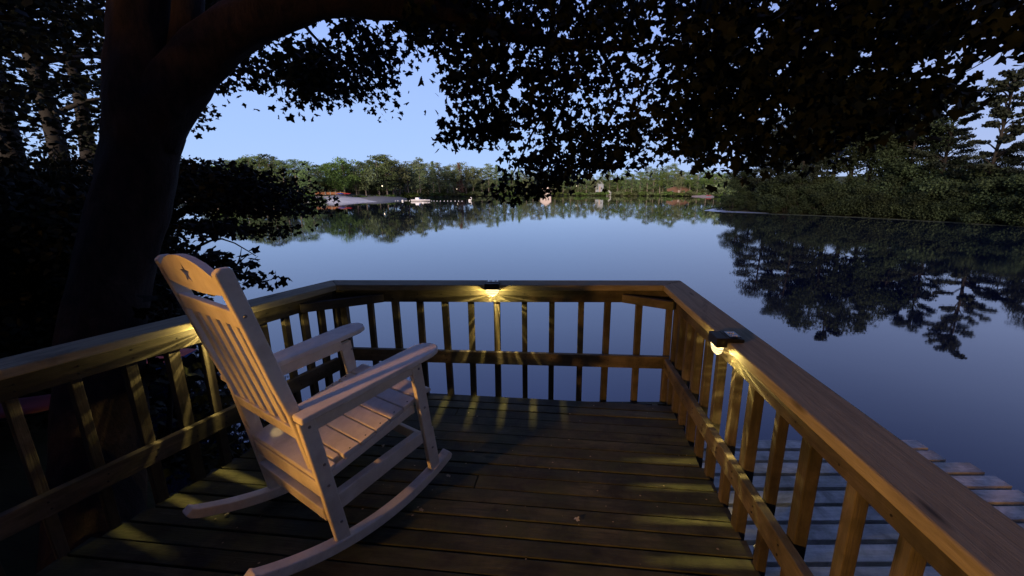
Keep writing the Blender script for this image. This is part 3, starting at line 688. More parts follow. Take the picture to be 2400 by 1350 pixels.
# ================================================================== ROCKING CHAIR (local: X forward, Y left, Z up)
ch=empty('rocking_chair',(-.942,1.683,-.017),1.0,label='white slatted rocking chair with a star cut in its top rail, facing the lake',cat='rocking chair')
CM=M['chair']
def cb(mb,nm,bev=.005,**k): return mb.build(nm,CM,ch,bevel=bev,**k)
for sg in (1,-1):
    # rocker
    xs=[-.515+.935*i/26 for i in range(27)]
    bot=[(x,.02+.505*(x-.025)**2) for x in xs]; tp=[(x,z+.047) for x,z in bot]
    tp[0]=(tp[0][0]+.022,tp[0][1]-.006); bot[0]=(bot[0][0]+.008,bot[0][1]+.0); 
    poly=bot+[(bot[-1][0]+.008,bot[-1][1]+.02)]+[(tp[-1][0]-.012,tp[-1][1])]+tp[::-1][1:]+[(bot[0][0]-.012,bot[0][1]+.022)]
    mb=MB(); mb.prism(poly,sg*.247,sg*.297); cb(mb,'rocker')
    # legs
    mb=MB(); mb.prism([(-.21,.082),(-.15,.073),(-.187,.362),(-.228,.66),(-.289,.66),(-.255,.423)],sg*.2635,sg*.289); cb(mb,'rear_leg')
    mb=MB(); mb.prism([(.288,.093),(.346,.110),(.318,.335),(.312,.337),(.273,.69),(.215,.68),(.24,.5)],sg*.2635,sg*.289); cb(mb,'front_leg')
    # back post
    mb=MB(); mb.prism([(-.441,1.228),(-.425,1.243),(-.400,1.244),(-.391,1.238),(-.341,1.031),(-.305,.883),(-.262,.70),(-.222,.47),(-.255,.44),(-.302,.688),(-.339,.819),(-.394,1.045)],sg*.2325,sg*.2625); cb(mb,'back_post')
    # side apron, side stretcher, arm support
    mb=MB(); mb.prism([(-.185,.362),(.235,.446),(.225,.488),(-.195,.391)],sg*.2400,sg*.2618); cb(mb,'side_apron')
    mb=MB(); mb.prism([(-.172,.219),(.262,.274),(.252,.336),(-.178,.293)],sg*.2420,sg*.2800); cb(mb,'side_stretcher')
    mb=MB(); mb.prism([(-.236,.608),(.226,.650),(.221,.700),(-.232,.665)],sg*.2640,sg*.2870); cb(mb,'arm_support')
    # arm
    out=[(-.296,.266),(-.296,.330),(-.05,.340),(.20,.352),(.290,.352),(.330,.340),(.356,.312),(.358,.270),(.340,.232),(.300,.213),(.2,.210),(-.262,.215),(-.262,.266)]
    mb=MB(); mb.planprism([(x,y*sg) for x,y in out],lambda x,y:.700+.092*(x+.29),.026); cb(mb,'arm',.006)
    for (x,z) in ((-.253,.635),(-.219,.458),(-.214,.362),(-.184,.174),(.255,.668),(.273,.461),(.305,.227)):
        for yy,dy in ((.2885,.004),):
            mb=MB(); mb.tube([(x,sg*yy,z),(x,sg*(yy+dy),z)],[.0065,.0045],10); mb.build('screw',M['screw'],ch)
    mb=MB(); mb.tube([(-.381,sg*.262,1.084),(-.381,sg*.266,1.084)],[.0065,.0045],10); mb.build('screw',M['screw'],ch)
    mb=MB(); mb.tube([(.272,sg*.2655,.64),(.272,sg*.2600,.64)],[.005,.005],10); mb.build('screw',M['screw'],ch)
# seat slats
zs=lambda x,y=0:.4587+.233*x
ed=[.335,.248,.173,.098,.023,-.052,-.127,-.160,-.243]
for a,b_ in zip(ed,ed[1:]):
    mb=MB(); x1,x0=a-.0035,b_+.0035
    w=.262 if -.25<x0 else .2615
    if a>.3: poly=[(x0,zs(x0)),(x0,zs(x0)-.019),(x1-.01,zs(x1)-.026),(x1+.012,zs(x1)-.024),(x1+.008,zs(x1)-.008),(x1-.012,zs(x1))]; w=.262
    else: poly=[(x0,zs(x0)),(x0,zs(x0)-.019),(x1,zs(x1)-.019),(x1,zs(x1))]
    if b_<-.13 and b_>-.2: w=.2315
    if b_<-.2: w=.2625
    mb.prism(poly,-w,w); cb(mb,'seat_slat',.003)
    if a<.3 and b_>-.15:
        for sg in (1,-1):
            mb=MB(); xm=(x0+x1)/2; mb.tube([(xm,sg*.245,zs(xm)-.002),(xm,sg*.245,zs(xm)+.0015)],[.004,.003],8); mb.build('screw',M['black'],ch)
def bar(nm,x,z0,z1,w,th,lean=-.24,bev=.004):
    mb=MB(); mb.prism([(x-th/2,z0),(x+th/2,z0),(x+th/2+lean*(z1-z0),z1),(x-th/2+lean*(z1-z0),z1)],-w,w); cb(mb,nm,bev)
bar('rear_apron',-.222,.300,.376,.2630,.020,-.12)
bar('rear_stretcher',-.212,.195,.258,.2630,.034,-.15)
bar('front_stretcher',.270,.262,.318,.2630,.022,-.1)
bar('seat_support',.245,.425,.490,.2390,.022,-.1)
px_=lambda z: -.272-.25*(z-.62)          # back plane, centre line
bar('lower_back_rail',px_(.575),.575,.632,.2320,.032,-.25)
bar('upper_back_rail',px_(1.04),1.04,1.100,.2320,.026,-.25)
for k in range(5):
    y=(k-2)*.082; mb=MB(); z0,z1=.6325,1.0395
    mb.prism([(px_(z0)-.008,z0),(px_(z0)+.008,z0),(px_(z1)+.008,z1),(px_(z1)-.008,z1)],y-.024,y+.024); cb(mb,'back_slat',.003)
# crest rail with star hole (built in the leaning back plane)
def crest():
    bm=bmesh.new(); outer=[(-.232,1.150),(.232,1.150)]
    top=[(.232,1.212),(.215,1.216),(.19,1.228),(.14,1.247),(.07,1.262),(0,1.267),(-.07,1.262),(-.14,1.247),(-.19,1.228),(-.215,1.216),(-.232,1.212)]
    bott=[(-.15,1.146),(-.05,1.140),(.05,1.140),(.15,1.146)]
    ring=[(-.232,1.155)]+bott+[(.232,1.155)]+top
    star=[]
    for k in range(10):
        a=math.pi/2+k*math.pi/5; r_=.038 if k%2==0 else .0165; star.append((math.cos(a)*r_,1.203+math.sin(a)*r_))
    ov=[bm.verts.new((0,y,z)) for y,z in ring]; sv=[bm.verts.new((0,y,z)) for y,z in star]
    es=[bm.edges.new((L[i],L[(i+1)%len(L)])) for L in (ov,sv) for i in range(len(L))]
    bmesh.ops.triangle_fill(bm,edges=es,use_beauty=True)
    bmesh.ops.recalc_face_normals(bm,faces=bm.faces)
    g=bmesh.ops.extrude_face_region(bm,geom=bm.faces[:]); nv=[e for e in g['geom'] if isinstance(e,bmesh.types.BMVert)]
    for v in nv: v.co.x+=.026
    for v in bm.verts: v.co.x+=px_(v.co.z)-.013
    bmesh.ops.recalc_face_normals(bm,faces=bm.faces)
    me=bpy.data.meshes.new('crest_rail'); bm.to_mesh(me); bm.free(); me.materials.append(CM)
    o=bpy.data.objects.new('crest_rail',me); COL.objects.link(o); o.parent=ch
crest()

# ================================================================== FOREGROUND MAPLE
mt_base=at(262,1010,3.25); mt=empty('maple_tree',(mt_base.x,mt_base.y,-.9),label='huge dark maple with a thick trunk left of the chair, limbs arching overhead',cat='tree')
ml=mt.location
def tp_(x,y,d): return at(x,y,d)-ml
def pxr(w,d): return w/2/FPX*d
tb=MB(); tr=[(225,1330,3.15,250),(230,1150,3.2,235),(236,950,3.25,222),(244,800,3.28,210),(258,680,3.3,198),(284,560,3.3,192),(318,450,3.32,190),(334,350,3.34,188),(338,270,3.36,196),(336,180,3.4,176),(332,90,3.45,160),(326,0,3.5,150),(318,-140,3.6,140),(300,-320,3.8,120),(270,-600,4.2,80)]
def smooth_path(L,n=4):
    out=[]
    for i in range(len(L)-1):
        p0=L[max(i-1,0)];p1=L[i];p2=L[i+1];p3=L[min(i+2,len(L)-1)]
        for k in range(n):
            t=k/n; out.append(tuple(.5*((2*b_)+(c-a)*t+(2*a-5*b_+4*c-d_)*t*t+(3*b_-a-3*c+d_)*t**3) for a,b_,c,d_ in zip(p0,p1,p2,p3)))
    out.append(tuple(L[-1])); return out
def limb(mb,L,seg=22,wob=.03,n=4):
    S_=smooth_path(L,n); mb.tube([tp_(x,y,d_) for x,y,d_,w in S_],[pxr(w,d_)/ray(x,y).length/math.sqrt(1+((x-CX)/FPX)**2)**.9 for x,y,d_,w in S_],seg,wob)
limb(tb,tr,30,.035)
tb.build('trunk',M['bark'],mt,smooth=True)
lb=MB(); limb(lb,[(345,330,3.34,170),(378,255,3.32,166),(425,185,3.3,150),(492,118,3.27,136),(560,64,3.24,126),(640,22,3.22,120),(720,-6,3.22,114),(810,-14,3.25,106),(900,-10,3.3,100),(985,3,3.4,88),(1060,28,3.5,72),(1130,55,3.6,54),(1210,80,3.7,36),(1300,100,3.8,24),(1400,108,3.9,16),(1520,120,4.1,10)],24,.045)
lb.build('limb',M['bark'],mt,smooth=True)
lb=MB(); limb(lb,[(400,260,3.3,100),(425,180,3.32,90),(436,100,3.36,84),(440,20,3.4,78),(446,-100,3.6,70),(460,-300,3.9,50)],18,.03); lb.build('limb',M['bark'],mt,smooth=True)
lb=MB()
limb(lb,[(700,30,3.3,16),(722,70,3.6,9),(760,110,3.9,6),(830,190,4.1,4)],6,0,2); limb(lb,[(820,-10,3.3,60),(1000,-130,3.4,50),(1300,-250,3.2,40),(1700,-300,3.0,26),(2100,-260,2.9,16)],12,.02)
limb(lb,[(1300,-250,3.2,24),(1500,-60,3.5,14),(1650,100,3.7,8),(1720,280,3.8,4)],8,0); limb(lb,[(1700,-300,3.0,22),(1900,-80,3.3,14),(2050,120,3.5,7),(2180,250,3.7,3)],8,0)
limb(lb,[(1130,55,3.6,22),(1180,150,3.7,10),(1170,260,3.8,6),(1130,320,3.9,3)],6,0); limb(lb,[(1300,100,3.8,16),(1330,200,3.9,9),(1290,330,4.0,6),(1240,400,4.1,3)],6,0)
limb(lb,[(1400,100,3.9,12),(1450,220,4.0,7),(1400,330,4.1,5),(1380,420,4.1,3)],6,0); limb(lb,[(1330,200,3.9,7),(1262,285,3.9,5),(1200,410,4.0,3),(1140,470,4.0,2)],6,0)
limb(lb,[(1060,30,3.5,10),(1010,70,3.7,6),(960,95,3.9,3)],6,0); limb(lb,[(760,110,3.9,5),(850,180,4.1,4),(905,265,4.2,2)],5,0)
limb(lb,[(2400,-60,3.4,9),(2330,60,3.5,6),(2260,110,3.6,3)],5,0); limb(lb,[(2330,130,3.9,5),(2270,165,3.9,3),(2228,182,3.9,2)],5,0)
lb.build('branches',M['bark'],mt,smooth=True)
def inpoly(x,y,P):
    c=False; j=len(P)-1
    for i in range(len(P)):
        xi,yi=P[i];xj,yj=P[j]
        if (yi>y)!=(yj>y) and x<(xj-xi)*(y-yi)/(yj-yi)+xi: c=not c
        j=i
    return c
def hn(x,y,s):   # cheap value noise
    x/=s;y/=s; ix,iy=math.floor(x),math.floor(y); fx,fy=x-ix,y-iy
    h=lambda a,b_: (math.sin(a*127.1+b_*311.7)*43758.5453)%1
    fx=fx*fx*(3-2*fx);fy=fy*fy*(3-2*fy)
    return (h(ix,iy)*(1-fx)+h(ix+1,iy)*fx)*(1-fy)+(h(ix,iy+1)*(1-fx)+h(ix+1,iy+1)*fx)*fy
LP=[];LSZ=[]
def leaves(poly, n, d0, d1, size, thr=.0, per=9, spread=.11, nsc=55):
    """sprays of leaves: each spray hangs from one twig end inside the outline"""
    xs=[p[0] for p in poly]; ys=[p[1] for p in poly]; k=0; tries=0
    while k<n and tries<n*60:
        tries+=1; x=R.uniform(min(xs),max(xs)); y=R.uniform(min(ys),max(ys))
        if not inpoly(x,y,poly): continue
        if hn(x,y,nsc)*.65+hn(x+900,y,nsc*.4)*.35<thr: continue
        d_=R.uniform(d0,d1); c=at(x,y,d_)
        m=min(per,n-k)
        for _ in range(m):
            q=c+Vector((R.gauss(0,spread),R.gauss(0,spread),R.gauss(0,spread*.55)))
            LP.append(tuple(q-ml)); LSZ.append(size*R.uniform(.65,1.2))
        k+=m
main=[(1040,-60),(1700,-60),(1700,395),(1620,388),(1560,360),(1515,375),(1490,400),(1420,385),(1380,415),(1330,420),(1290,440),(1215,405),(1212,330),(1150,330),(1100,338),(1055,305),(1050,270),(1065,225),(1048,200),(1060,150),(1045,110),(985,95),(930,110),(900,60)]
leaves(main,5400,3.2,4.6,.085,.30)
leaves([(1040,120),(1160,130),(1230,250),(1180,330),(1100,335),(1055,300),(1068,225)],330,3.6,4.4,.08,.25)
leaves([(1215,330),(1400,300),(1500,330),(1480,395),(1380,410),(1300,430),(1222,400)],380,3.6,4.4,.08,.25)
leaves([(1140,440),(1190,415),(1260,430),(1340,425),(1300,450),(1240,455),(1170,470)],200,3.7,4.3,.078,.15,6,.07)
leaves([(1560,-60),(2180,-60),(2190,230),(2140,290),(2050,320),(1940,340),(1850,385),(1740,398),(1640,385),(1600,300)],4200,2.9,4.4,.092,.28)
leaves([(1640,130),(2080,120),(2100,300),(1850,380),(1700,390)],1000,3.2,4.6,.09,.2)
leaves([(2150,-60),(2460,-60),(2460,90),(2390,105),(2330,118),(2260,108),(2200,90),(2170,80)],520,2.9,3.8,.09,.10)
leaves([(2170,150),(2230,190),(2265,215),(2230,245),(2160,260)],110,3.2,3.9,.08,.1,7,.07)
leaves([(1090,-60),(1420,-60),(1420,70),(1250,60),(1100,30)],330,3.3,4.6,.085,.42)
# limb underside clusters, seen smaller and farther
leaves([(620,90),(700,80),(800,120),(900,110),(930,170),(915,190),(925,265),(890,265),(850,225),(800,235),(740,240),(690,255),(700,215),(640,190),(560,195),(500,215),(470,200),(560,140)],1500,4.4,6.2,.088,.38,9,.12,45)
leaves([(700,90),(790,130),(800,220),(720,225),(680,150)],420,4.6,6.0,.09,.1,9,.12)
leaves([(730,40),(930,50),(1000,80),(960,120),(860,130),(760,80)],260,4.2,5.6,.085,.45,6,.1)
leaves([(440,225),(500,240),(510,265),(470,300),(435,300)],70,7,8,.10,.3,6,.1)
leaves([(465,-40),(600,-60),(580,30),(520,110),(475,120)],330,5.5,7.5,.12,.35,8,.14)
leaves([(960,-60),(1080,-60),(1060,110),(960,95)],240,3.5,4.4,.085,.15)
# crown carried on above and behind the view: oversized leaves added for shade
for _ in range(2900):
    a=R.uniform(-5.5,5.2); b_=R.uniform(-5.5,3.0); z=R.uniform(3.0,5.2)
    if z<CAM_H+max(0,b_)*.62+.5: continue
    dv=Vector((a,b_,z))-O; dp=dv.dot(FW)
    if dp>0 and -260<CX+FPX*dv.x/dp<2660 and CY-FPX*dv.dot(UP)/dp>-200: continue
    LP.append(tuple(Vector((a,b_,z))-ml)); LSZ.append(R.uniform(.24,.36))
LPn=np.array(LP); k=len(LPn); A,B,Q=frame(k,.55,.35); A=A*RN.uniform(.55,1.15,(k,1)); Q=Q*RN.uniform(-1.5,2.5,(k,1))
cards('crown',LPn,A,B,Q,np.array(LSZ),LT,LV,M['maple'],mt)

# low dark tree leaning over the water, left of centre
def spray_tree(name,label,cat,polys,base,leafmat,twigs,lsz=1.):
    t=empty(name,base,label=label,cat=cat); P=[];Z=[]
    for poly,n,d0,d1,size,thr,per,sprd in polys:
        xs=[p[0] for p in poly]; ys=[p[1] for p in poly]; k=0; tr_=0
        while k<n and tr_<n*60:
            tr_+=1; x=R.uniform(min(xs),max(xs)); y=R.uniform(min(ys),max(ys))
            if not inpoly(x,y,poly) or hn(x*.45,y*1.6,28)<thr: continue
            c=at(x,y,R.uniform(d0,d1))
            for _ in range(per):
                P.append(tuple(c+Vector((R.gauss(0,sprd*1.6),R.gauss(0,sprd),R.gauss(0,sprd*.28)))-t.location)); Z.append(size*R.uniform(.6,1.25))
            k+=per
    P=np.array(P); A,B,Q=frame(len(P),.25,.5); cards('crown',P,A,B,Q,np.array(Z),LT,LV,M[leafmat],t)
    mb=MB()
    for L in twigs:
        S_=smooth_path(L,3); mb.tube([at(x,y,d_)-t.location for x,y,d_,w in S_],[max(w/2/FPX*d_/ray(x,y).length,.0012) for x,y,d_,w in S_],6,.02)
    mb.build('trunk' if cat=='tree' else 'stem',M['darkbark'],t,smooth=True); return t
b0=at(330,700,7.2)
spray_tree('leaning_tree','black layered tree reaching over the water right of the big trunk','tree',
 [([(410,374),(455,374),(520,394),(600,405),(655,436),(705,455),(745,484),(738,492),(690,503),(600,505),(520,500),(450,480),(410,465)],3400,6.2,8.6,.075,.30,12,.17),
  ([(420,385),(520,402),(620,425),(690,465),(640,495),(540,490),(430,470)],2300,6.4,8.4,.08,.0,12,.2),
  ([(420,490),(560,505),(660,520),(700,535),(640,555),(560,540),(500,525),(420,520)],480,6.2,8.2,.075,.45,9,.12),
  ([(415,520),(500,530),(555,575),(510,600),(455,585),(415,590)],260,5.0,6.5,.085,.45,7,.12)],
 (b0.x,b0.y,-.9),'darkleaf',
 [[(330,760,7.2,40),(345,640,7.2,32),(370,560,7.2,24),(420,500,7.2,18),(500,470,7.2,12),(600,470,7.2,8),(700,490,7.2,4)],[(370,560,7.2,14),(430,440,7.2,10),(520,420,7.2,6),(640,450,7.2,3)],[(345,640,7.2,14),(440,590,7,8),(520,560,6.8,4),(600,600,6.6,2)]])
b1=at(395,1000,3.6)
spray_tree('shrub','leafy black shrub rising behind the left railing beside the trunk','shrub',
 [([(380,600),(520,590),(560,620),(640,650),(648,668),(600,676),(540,650),(500,640),(400,650)],260,3.9,4.6,.085,.2,6,.06),
  ([(365,690),(450,690),(455,745),(370,760)],36,2.9,3.3,.10,.0,3,.06),
  ([(370,800),(450,800),(440,900),(375,920)],30,2.9,3.4,.12,.0,3,.06),
  ([(375,930),(470,900),(560,930),(590,1010),(560,1080),(470,1090),(380,1120)],620,3.4,4.6,.09,.25,7,.09),
  ([(440,860),(560,900),(560,960),(450,930)],110,4.2,5.0,.075,.45,5,.08)],
 (b1.x,b1.y,-.9),'darkleaf',
 [[(395,1050,3.3,12),(400,900,3.2,10),(398,760,3.1,9),(404,690,3.1,8),(430,745,3.0,7)],[(404,690,3.1,7),(440,660,3.2,5),(520,630,3.8,4),(600,650,4.2,3)],[(398,760,3.1,4),(372,705,3.0,3)],[(400,760,3.1,4),(425,700,3.1,3),(448,700,3.1,2)],
  [(470,690,4.2,5),(540,640,4.3,4),(560,610,4.3,3),(566,580,4.3,1)],[(553,622,4.3,3),(578,600,4.3,2),(590,596,4.3,1)],[(550,626,4.3,3),(575,622,4.3,2),(605,600,4.3,1)],[(575,622,4.3,2),(590,605,4.3,1)]])

# ================================================================== SMALL THINGS ON THE FAR SHORE
def gp(px,dist,dz=0.): g=azr(px,dist*atz(px,475,WZ).xy.length/98. if dist<130 else dist*.5+shore(px)*.5); return Vector((g.x,g.y,WZ+dz))
mo,_,_=mat('orange_boards',(.34,.14,.06),.8)
fo_=gp(765,120,1.55); fe=empty('board_fence',fo_,label='low orange brown board fence behind the sandy beach',cat='fence')
for i in range(6):
    a=gp(738+i*12,119,1.55)-fo_; b_=gp(738+(i+1)*12,119,1.55)-fo_; u=(b_-a).normalized(); mb=MB(); mb.board(a+Vector((0,0,.4)),b_-u*.06+Vector((0,0,.4)),.62,.05,(0,0,1)); mb.build('fence_panel',mo,fe)
    mb=MB(); mb.board(a+Vector((0,-.04,0)),a+Vector((0,-.04,.85)),.12,.12,(1,0,0)); mb.build('post',M['dock'],fe)
def kayak(name,label,loc,rz,L,m1,m2,cat='kayak',w=.34):
    t=empty(name,loc,rz,label=label,cat=cat)
    for nm,m,sgn in (('hull',m1,-1),('deck_shell',m2,1)):
        mb=MB(); ns=14; seg=8
        for i in range(ns+1):
            u=-1+2*i/ns; r=w*(1-abs(u)**2.6)**.8+.004
            for j in range(seg+1):
                a=math.pi*j/seg; mb.v.append((u*L/2,math.cos(a)*r,.16+sgn*math.sin(a)*r*.42+.06*u*u))
        for i in range(ns):
            for j in range(seg): a=i*(seg+1)+j; mb.f.append((a,a+1,a+seg+2,a+seg+1)); mb.uv += [(0,0)]*4; mb.t += [1.]*4
        mb.build(nm,m,t,smooth=True)
    mb=MB(); mb.tube([(-.25,0,.16+w*.36),(-.25,0,.16+w*.44)],[w*.62,w*.55],12); mb.build('cockpit_rim',M['black'],t)
    return t
blue=mat('blue_hull',(.03,.10,.55),.4)[0]; red=mat('red_hull',(.45,.04,.04),.4)[0]; wht=mat('white_hull',(.72,.72,.78),.4)[0]; pink=mat('salmon_hull',(.40,.10,.10),.5)[0]
kayak('kayak','blue kayak on the gravel at the end of the orange fence',gp(801,118,1.7),.1,3.0,blue,blue)
kayak('kayak','small red kayak on the gravel right of the blue one',gp(812,117,1.7),.2,2.2,red,red)
kayak('kayak','red kayak pulled up on the little beach on the far right shore',gp(1662,187,.55),.4,4.0,red,red)
# motor boat
bo=empty('motor_boat',gp(985,112,-.12),0.05,label='white motor boat with a low cabin moored off the far shore',cat='boat')
mb=MB(); ns=12; seg=8
for i in range(ns+1):
    u=-1+2*i/ns; r=.85*(1-max(0,u)**2.4)**.7+.01
    for j in range(seg+1): a=math.pi*j/seg; mb.v.append((u*2.3,math.cos(a)*r,.55-.55*math.sin(a)*(1-.35*max(0,u))))
for i in range(ns):
    for j in range(seg): a=i*(seg+1)+j; mb.f.append((a,a+1,a+seg+2,a+seg+1)); mb.uv += [(0,0)]*4; mb.t += [1.]*4
mb.build('hull',wht,bo,smooth=True)
mb=MB(); mb.board((-2.2,0,.545),(1.7,0,.545),1.5,.05,(0,1,0)); mb.build('deck_plate',wht,bo)
mb=MB(); mb.prism([(-1.3,.575),(-.2,.575),(-.45,1.05),(-1.2,1.05)],-.6,.6); mb.build('cabin',wht,bo,bevel=.05)
mb=MB(); mb.prism([(-.27,.72),(-.22,.72),(-.38,.98),(-.43,.98)],-.45,.45); mb.build('windshield',mat('screen',(.05,.06,.08),.1)[0],bo)
mb=MB(); mb.prism([(-2.55,.2),(-2.33,.2),(-2.33,.85),(-2.5,.85)],-.14,.14); mb.build('outboard_motor',M['black'],bo,bevel=.03)
# buoys and swim rope floats
def ball(nm,loc,r,m,**k):
    mb=MB(); n1,n2=10,7
    for i in range(n2+1):
        ph=-math.pi/2+math.pi*i/n2
        for j in range(n1): a=2*math.pi*j/n1; mb.v.append((math.cos(ph)*math.cos(a)*r,math.cos(ph)*math.sin(a)*r,math.sin(ph)*r*.9))
    for i in range(n2):
        for j in range(n1): j2=(j+1)%n1; mb.f.append((i*n1+j,i*n1+j2,(i+1)*n1+j2,(i+1)*n1+j)); mb.uv += [(0,0)]*4; mb.t += [1.]*4
    o=mb.build(nm,m,smooth=True,**k); o.location=loc; return o
bw=mat('buoy_white',(.8,.8,.78),.5)[0]
ball('buoy',gp(942,112,.14),.28,bw,label='round white buoy left of the moored motor boat',cat='buoy')
ball('buoy',gp(990,95,.06),.22,bw,label='white buoy just in front of the moored motor boat',cat='buoy')
sx=[925,931,948,952,958,964,1010,1016,1023,1031,1040,1048,1056,1066,1074,1082]
fl0=None
for i,x in enumerate(sx):
    p=gp(x,118-(x-925)*.03,.03)
    if fl0 is None: fl0=ball('rope_float',p,.11,bw); o=fl0
    else: o=fl0.copy(); COL.objects.link(o); o.location=p
    side='left' if x<980 else 'right'; k=i if x<980 else i-6
    tag(o,f'small white swim rope float {side} of the motor boat, {ordw(k)} from the left there','float','white floats of the swim rope')
# swan-like white float
sw=empty('swan_float',gp(1101,116,0),label='white swan shaped float right of the swim rope',cat='float')
mb=MB(); mb.tube([(-.5,0,.1),(-.25,0,.2),(.1,0,.22),(.35,0,.12)],[.05,.24,.26,.08],10); mb.build('body',bw,sw,smooth=True)
mb=MB(); mb.tube([(.25,0,.25),(.42,0,.55),(.36,0,.85),(.2,0,.95),(.05,0,.86)],[.09,.07,.06,.07,.02],8); mb.build('neck',bw,sw,smooth=True)
# far houses
def house(name,label,px,dist,w,dpt,hw,hr,mw,mr,base,turn=0.,wins=((-.25,.5),(.25,.5))):
    g=azr(px,shore(px)+dist).to_3d(); g.z=WZ+base; t=empty(name,g,math.atan2(-g.x,g.y)+turn,label=label,cat='house')
    mb=MB(); mb.prism([(-w/2,0),(w/2,0),(w/2,hw),(0,hr),(-w/2,hw)],-dpt/2,dpt/2); mb.build('wall',mw,t)
    mb=MB()
    for s in (-1,1):
        x0,z0=0,hr+.06; x1,z1=s*(w/2+.35),hw-.2
        poly=[(x0,z0),(x1,z1),(x1,z1+.16),(x0,z0+.18)]; mb.prism(poly,-dpt/2-.3,dpt/2+.3)
    mb.build('roof',mr,t)
    for u,v in wins:
        mb=MB(); mb.board((u*w-.4,-dpt/2-.03,hw*v),(u*w+.4,-dpt/2-.03,hw*v),1.1,.05,(0,0,1)); mb.build('window',mat('far_pane',(.04,.05,.06),.1)[0],t)
    mb=MB(); mb.board((w*.02-.45,-dpt/2-.04,hw*.40),(w*.02+.45,-dpt/2-.04,hw*.40),hw*.8,.05,(0,0,1)); mb.build('door',mat('far_door',(.25,.2,.18),.5)[0],t)
    return t
roofg=mat('grey_roof',(.20,.20,.22),.8)[0]
house('lake_house','pale pink gabled house at the waterline, half hidden behind hanging maple leaves',1279,1,6.2,5,3.0,5.4,mat('pink_siding',(.50,.42,.40),.7)[0],roofg,.35)
house('lake_house','small grey gabled house high among the far trees, right of the pale house',1405,7,4.6,5,4.0,6.6,mat('grey_siding',(.22,.25,.29),.7)[0],roofg,2.2)
house('boat_house','little pale boat house at the waterline below the grey house',1427,1,2.6,3,1.6,2.7,mat('pale_siding',(.33,.36,.34),.7)[0],roofg,.3,wins=((.25,.6),))
house('lake_house','reddish brown house among trees on the far right shore',1590,9,12,6,2.9,4.6,mat('brown_siding',(.12,.065,.045),.8)[0],mat('brown_roof',(.13,.09,.08),.8)[0],.9)
# distant porch lights
le,t_,b=mat('far_bulb',(1,.9,.7),.5); b.inputs['Emission Color'].default_value=(1,.82,.55,1); b.inputs['Emission Strength'].default_value=2.2
for px,py,lab in ((897,436,'tiny pale porch light between the trees above the gravel path'),(1071,443,'tiny porch light low in the trees above the swan shaped float'),(1351,436,'tiny warm porch light right of the pale pink house')):
    dd=shore(px)+(20 if px<950 else 1.5); g=azr(px,dd); z=hgt(py,dd,px)
    t=empty('porch_light',(g.x,g.y,z),label=lab,cat='lamp'); ball('bulb',(0,0,0),.17,le).parent=t
    mb=MB(); mb.tube([(0,.2,-z+WZ+.5),(0,.2,.1)],[.05,.04],6); mb.build('post',M['darkbark'],t)
# weed bed and pale patch of painted sky reflection along the right shore
wm,t_,b=mat('weed_bed',(.07,.085,.05),.6,0,.3)
ob=N(t_,'ShaderNodeTexCoord').outputs['Object']; b.inputs['Alpha'].default_value=1
t_.links.new(mixc(t_,mapr(t_,noise(t_,ob,3,5,.7),.4,.6,0,1),(.04,.055,.03),(.11,.12,.08)),b.inputs['Base Color'])
def rag(name,pts0,pts1,m,label,cat,n=60):
    V=[];F=[]
    for i in range(n+1):
        u=i/n; x=pts0[0][0]+(pts0[-1][0]-pts0[0][0])*u; j=R.uniform(-.35,.35)
        a=azr(x,interp(pts0,x)+j); c=azr(x,interp(pts1,x)+R.uniform(-.35,.35)); V += [(a.x,a.y,WZ+.006),(c.x,c.y,WZ+.006)]
    for i in range(n): F.append((2*i,2*i+2,2*i+3,2*i+1))
    me=bpy.data.meshes.new(name); me.from_pydata(V,[],F); me.materials.append(m); o=bpy.data.objects.new(name,me); COL.objects.link(o)
    return tag(o,label=label,cat=cat,kind='stuff')
rag('water_weed',[(x_,atz(x_,y_,WZ).xy.length) for x_,y_ in ((1740,500),(1900,506),(2100,515),(2300,526.5),(2500,538))],[(x_,atz(x_,y_,WZ).xy.length) for x_,y_ in ((1740,498.5),(1900,503.8),(2100,512),(2300,523.5),(2500,535))],wm,'thin strip of floating weed along the dark right bank','water weed',90)
sm=mat('painted_sky_reflection',(.30,.36,.48),.35,0,.5)[0]  # pale base colour stands in for sky reflected on ruffled water
rag('ripple_patch',[(x_,atz(x_,y_,WZ).xy.length) for x_,y_ in ((1655,494),(1700,497.5),(1760,499.5),(1810,501.5))],[(x_,atz(x_,y_,WZ).xy.length) for x_,y_ in ((1655,493),(1700,486),(1760,490),(1810,500.5))],sm,'ruffled patch of water with painted sky reflection at the tip of the right bank','water patch',40)

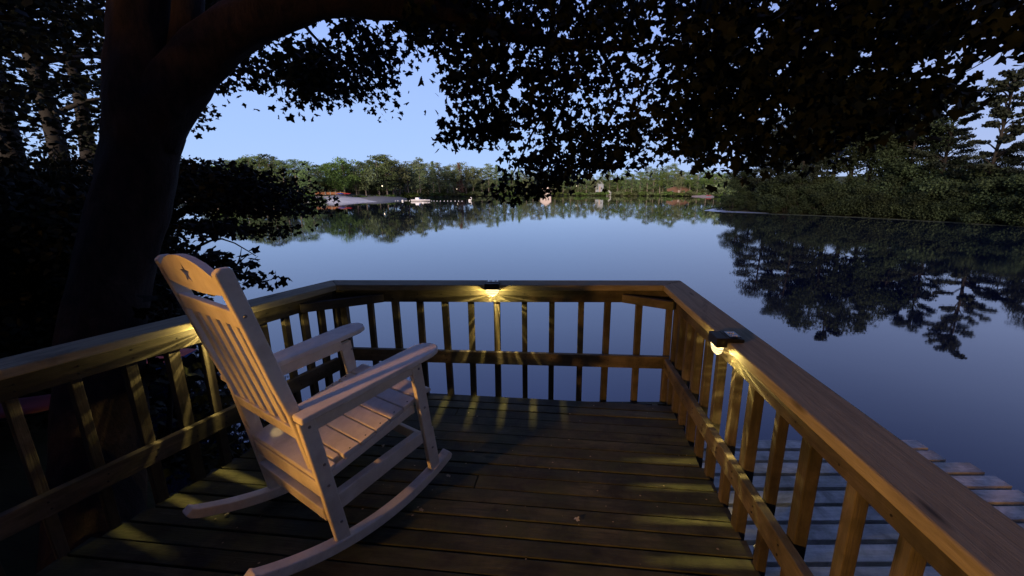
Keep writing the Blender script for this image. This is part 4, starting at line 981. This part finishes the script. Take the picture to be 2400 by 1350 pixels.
# left bank: beached craft seen between the balusters
p=at(112,985,3.5); kayak('kayak','red and blue kayak lying in the dark behind the left railing',(p.x-.2,p.y,p.z-.1),.35,1.2,mat('dull_blue',(.01,.02,.06),.5)[0],mat('dull_red',(.10,.025,.03),.5)[0],w=.10)
p=at(372,880,4.2); kayak('kayak','blue and salmon kayak tip at the right edge of the big trunk',(p.x-.42,p.y+.1,p.z-.15),.5,1.0,mat('bright_blue',(.03,.22,.8),.4)[0],mat('salmon',(.75,.25,.22),.5)[0],w=.17)

# fallen leaves on the deck
lm=mat('dry_leaf',(.30,.24,.14),.8)[0]; lm2=mat('pale_leaf',(.48,.44,.30),.8)[0]
for px,py,s,m,lab in ((1350,1220,.034,lm2,'pale fallen leaf alone on the middle of the deck'),(989,1196,.028,lm,'small tan fallen leaf right of the near rocker'),(1052,1116,.03,lm,'fallen leaf just beyond the front tip of the near rocker'),(532,1206,.026,lm,'small tan leaf on the deck below the far rocker'),(900,1047,.026,lm,'fallen leaf on the deck seen under the chair seat')):
    q=atz(px,py,.004); A=np.array([[math.cos(px),math.sin(px),.15]]); A/=np.linalg.norm(A); B=np.cross([[0,0,1.]],A); B/=np.linalg.norm(B); Q=np.cross(A,B)
    o=cards('fallen_leaf',np.array([[0,0,.008]]),A,B,Q,s,LT,LV,m,tint=[1.],label=lab,cat='leaf',group='fallen leaves on the deck'); o.location=q

# leaf crumbs and grit caught on the boards
P=[];Z=[]
for _ in range(150):
    q=(R.uniform(-1.5,.85),R.uniform(.4,2.6)); P.append((q[0],q[1],.006)); Z.append(R.uniform(.004,.013))
A,B,Q=frame(len(P),0,3.); A[:,2]*=.1; B[:,2]*=.1
cards('leaf_litter',np.array(P),A,B,Q*.2,np.array(Z),ST,SV,lm,label='scattered crumbs of dry leaves on the deck boards',cat='leaf litter',kind='stuff')

# extra spot added at the left solar light to light the seat rear
src=FL+dL*s_l+nL*(CWD+.034); src=v3(src,HC-.078); tgt=atz(655,1022,.385)
l=bpy.data.lights.new('added_beam_spot','SPOT'); l.energy=5.0; l.color=(1,.70,.26); l.spot_size=math.radians(5.5); l.spot_blend=.8; l.shadow_soft_size=.003
o=bpy.data.objects.new('added_beam_spot',l); COL.objects.link(o); o.location=src; o.rotation_euler=(tgt-src).to_track_quat('-Z','Y').to_euler()
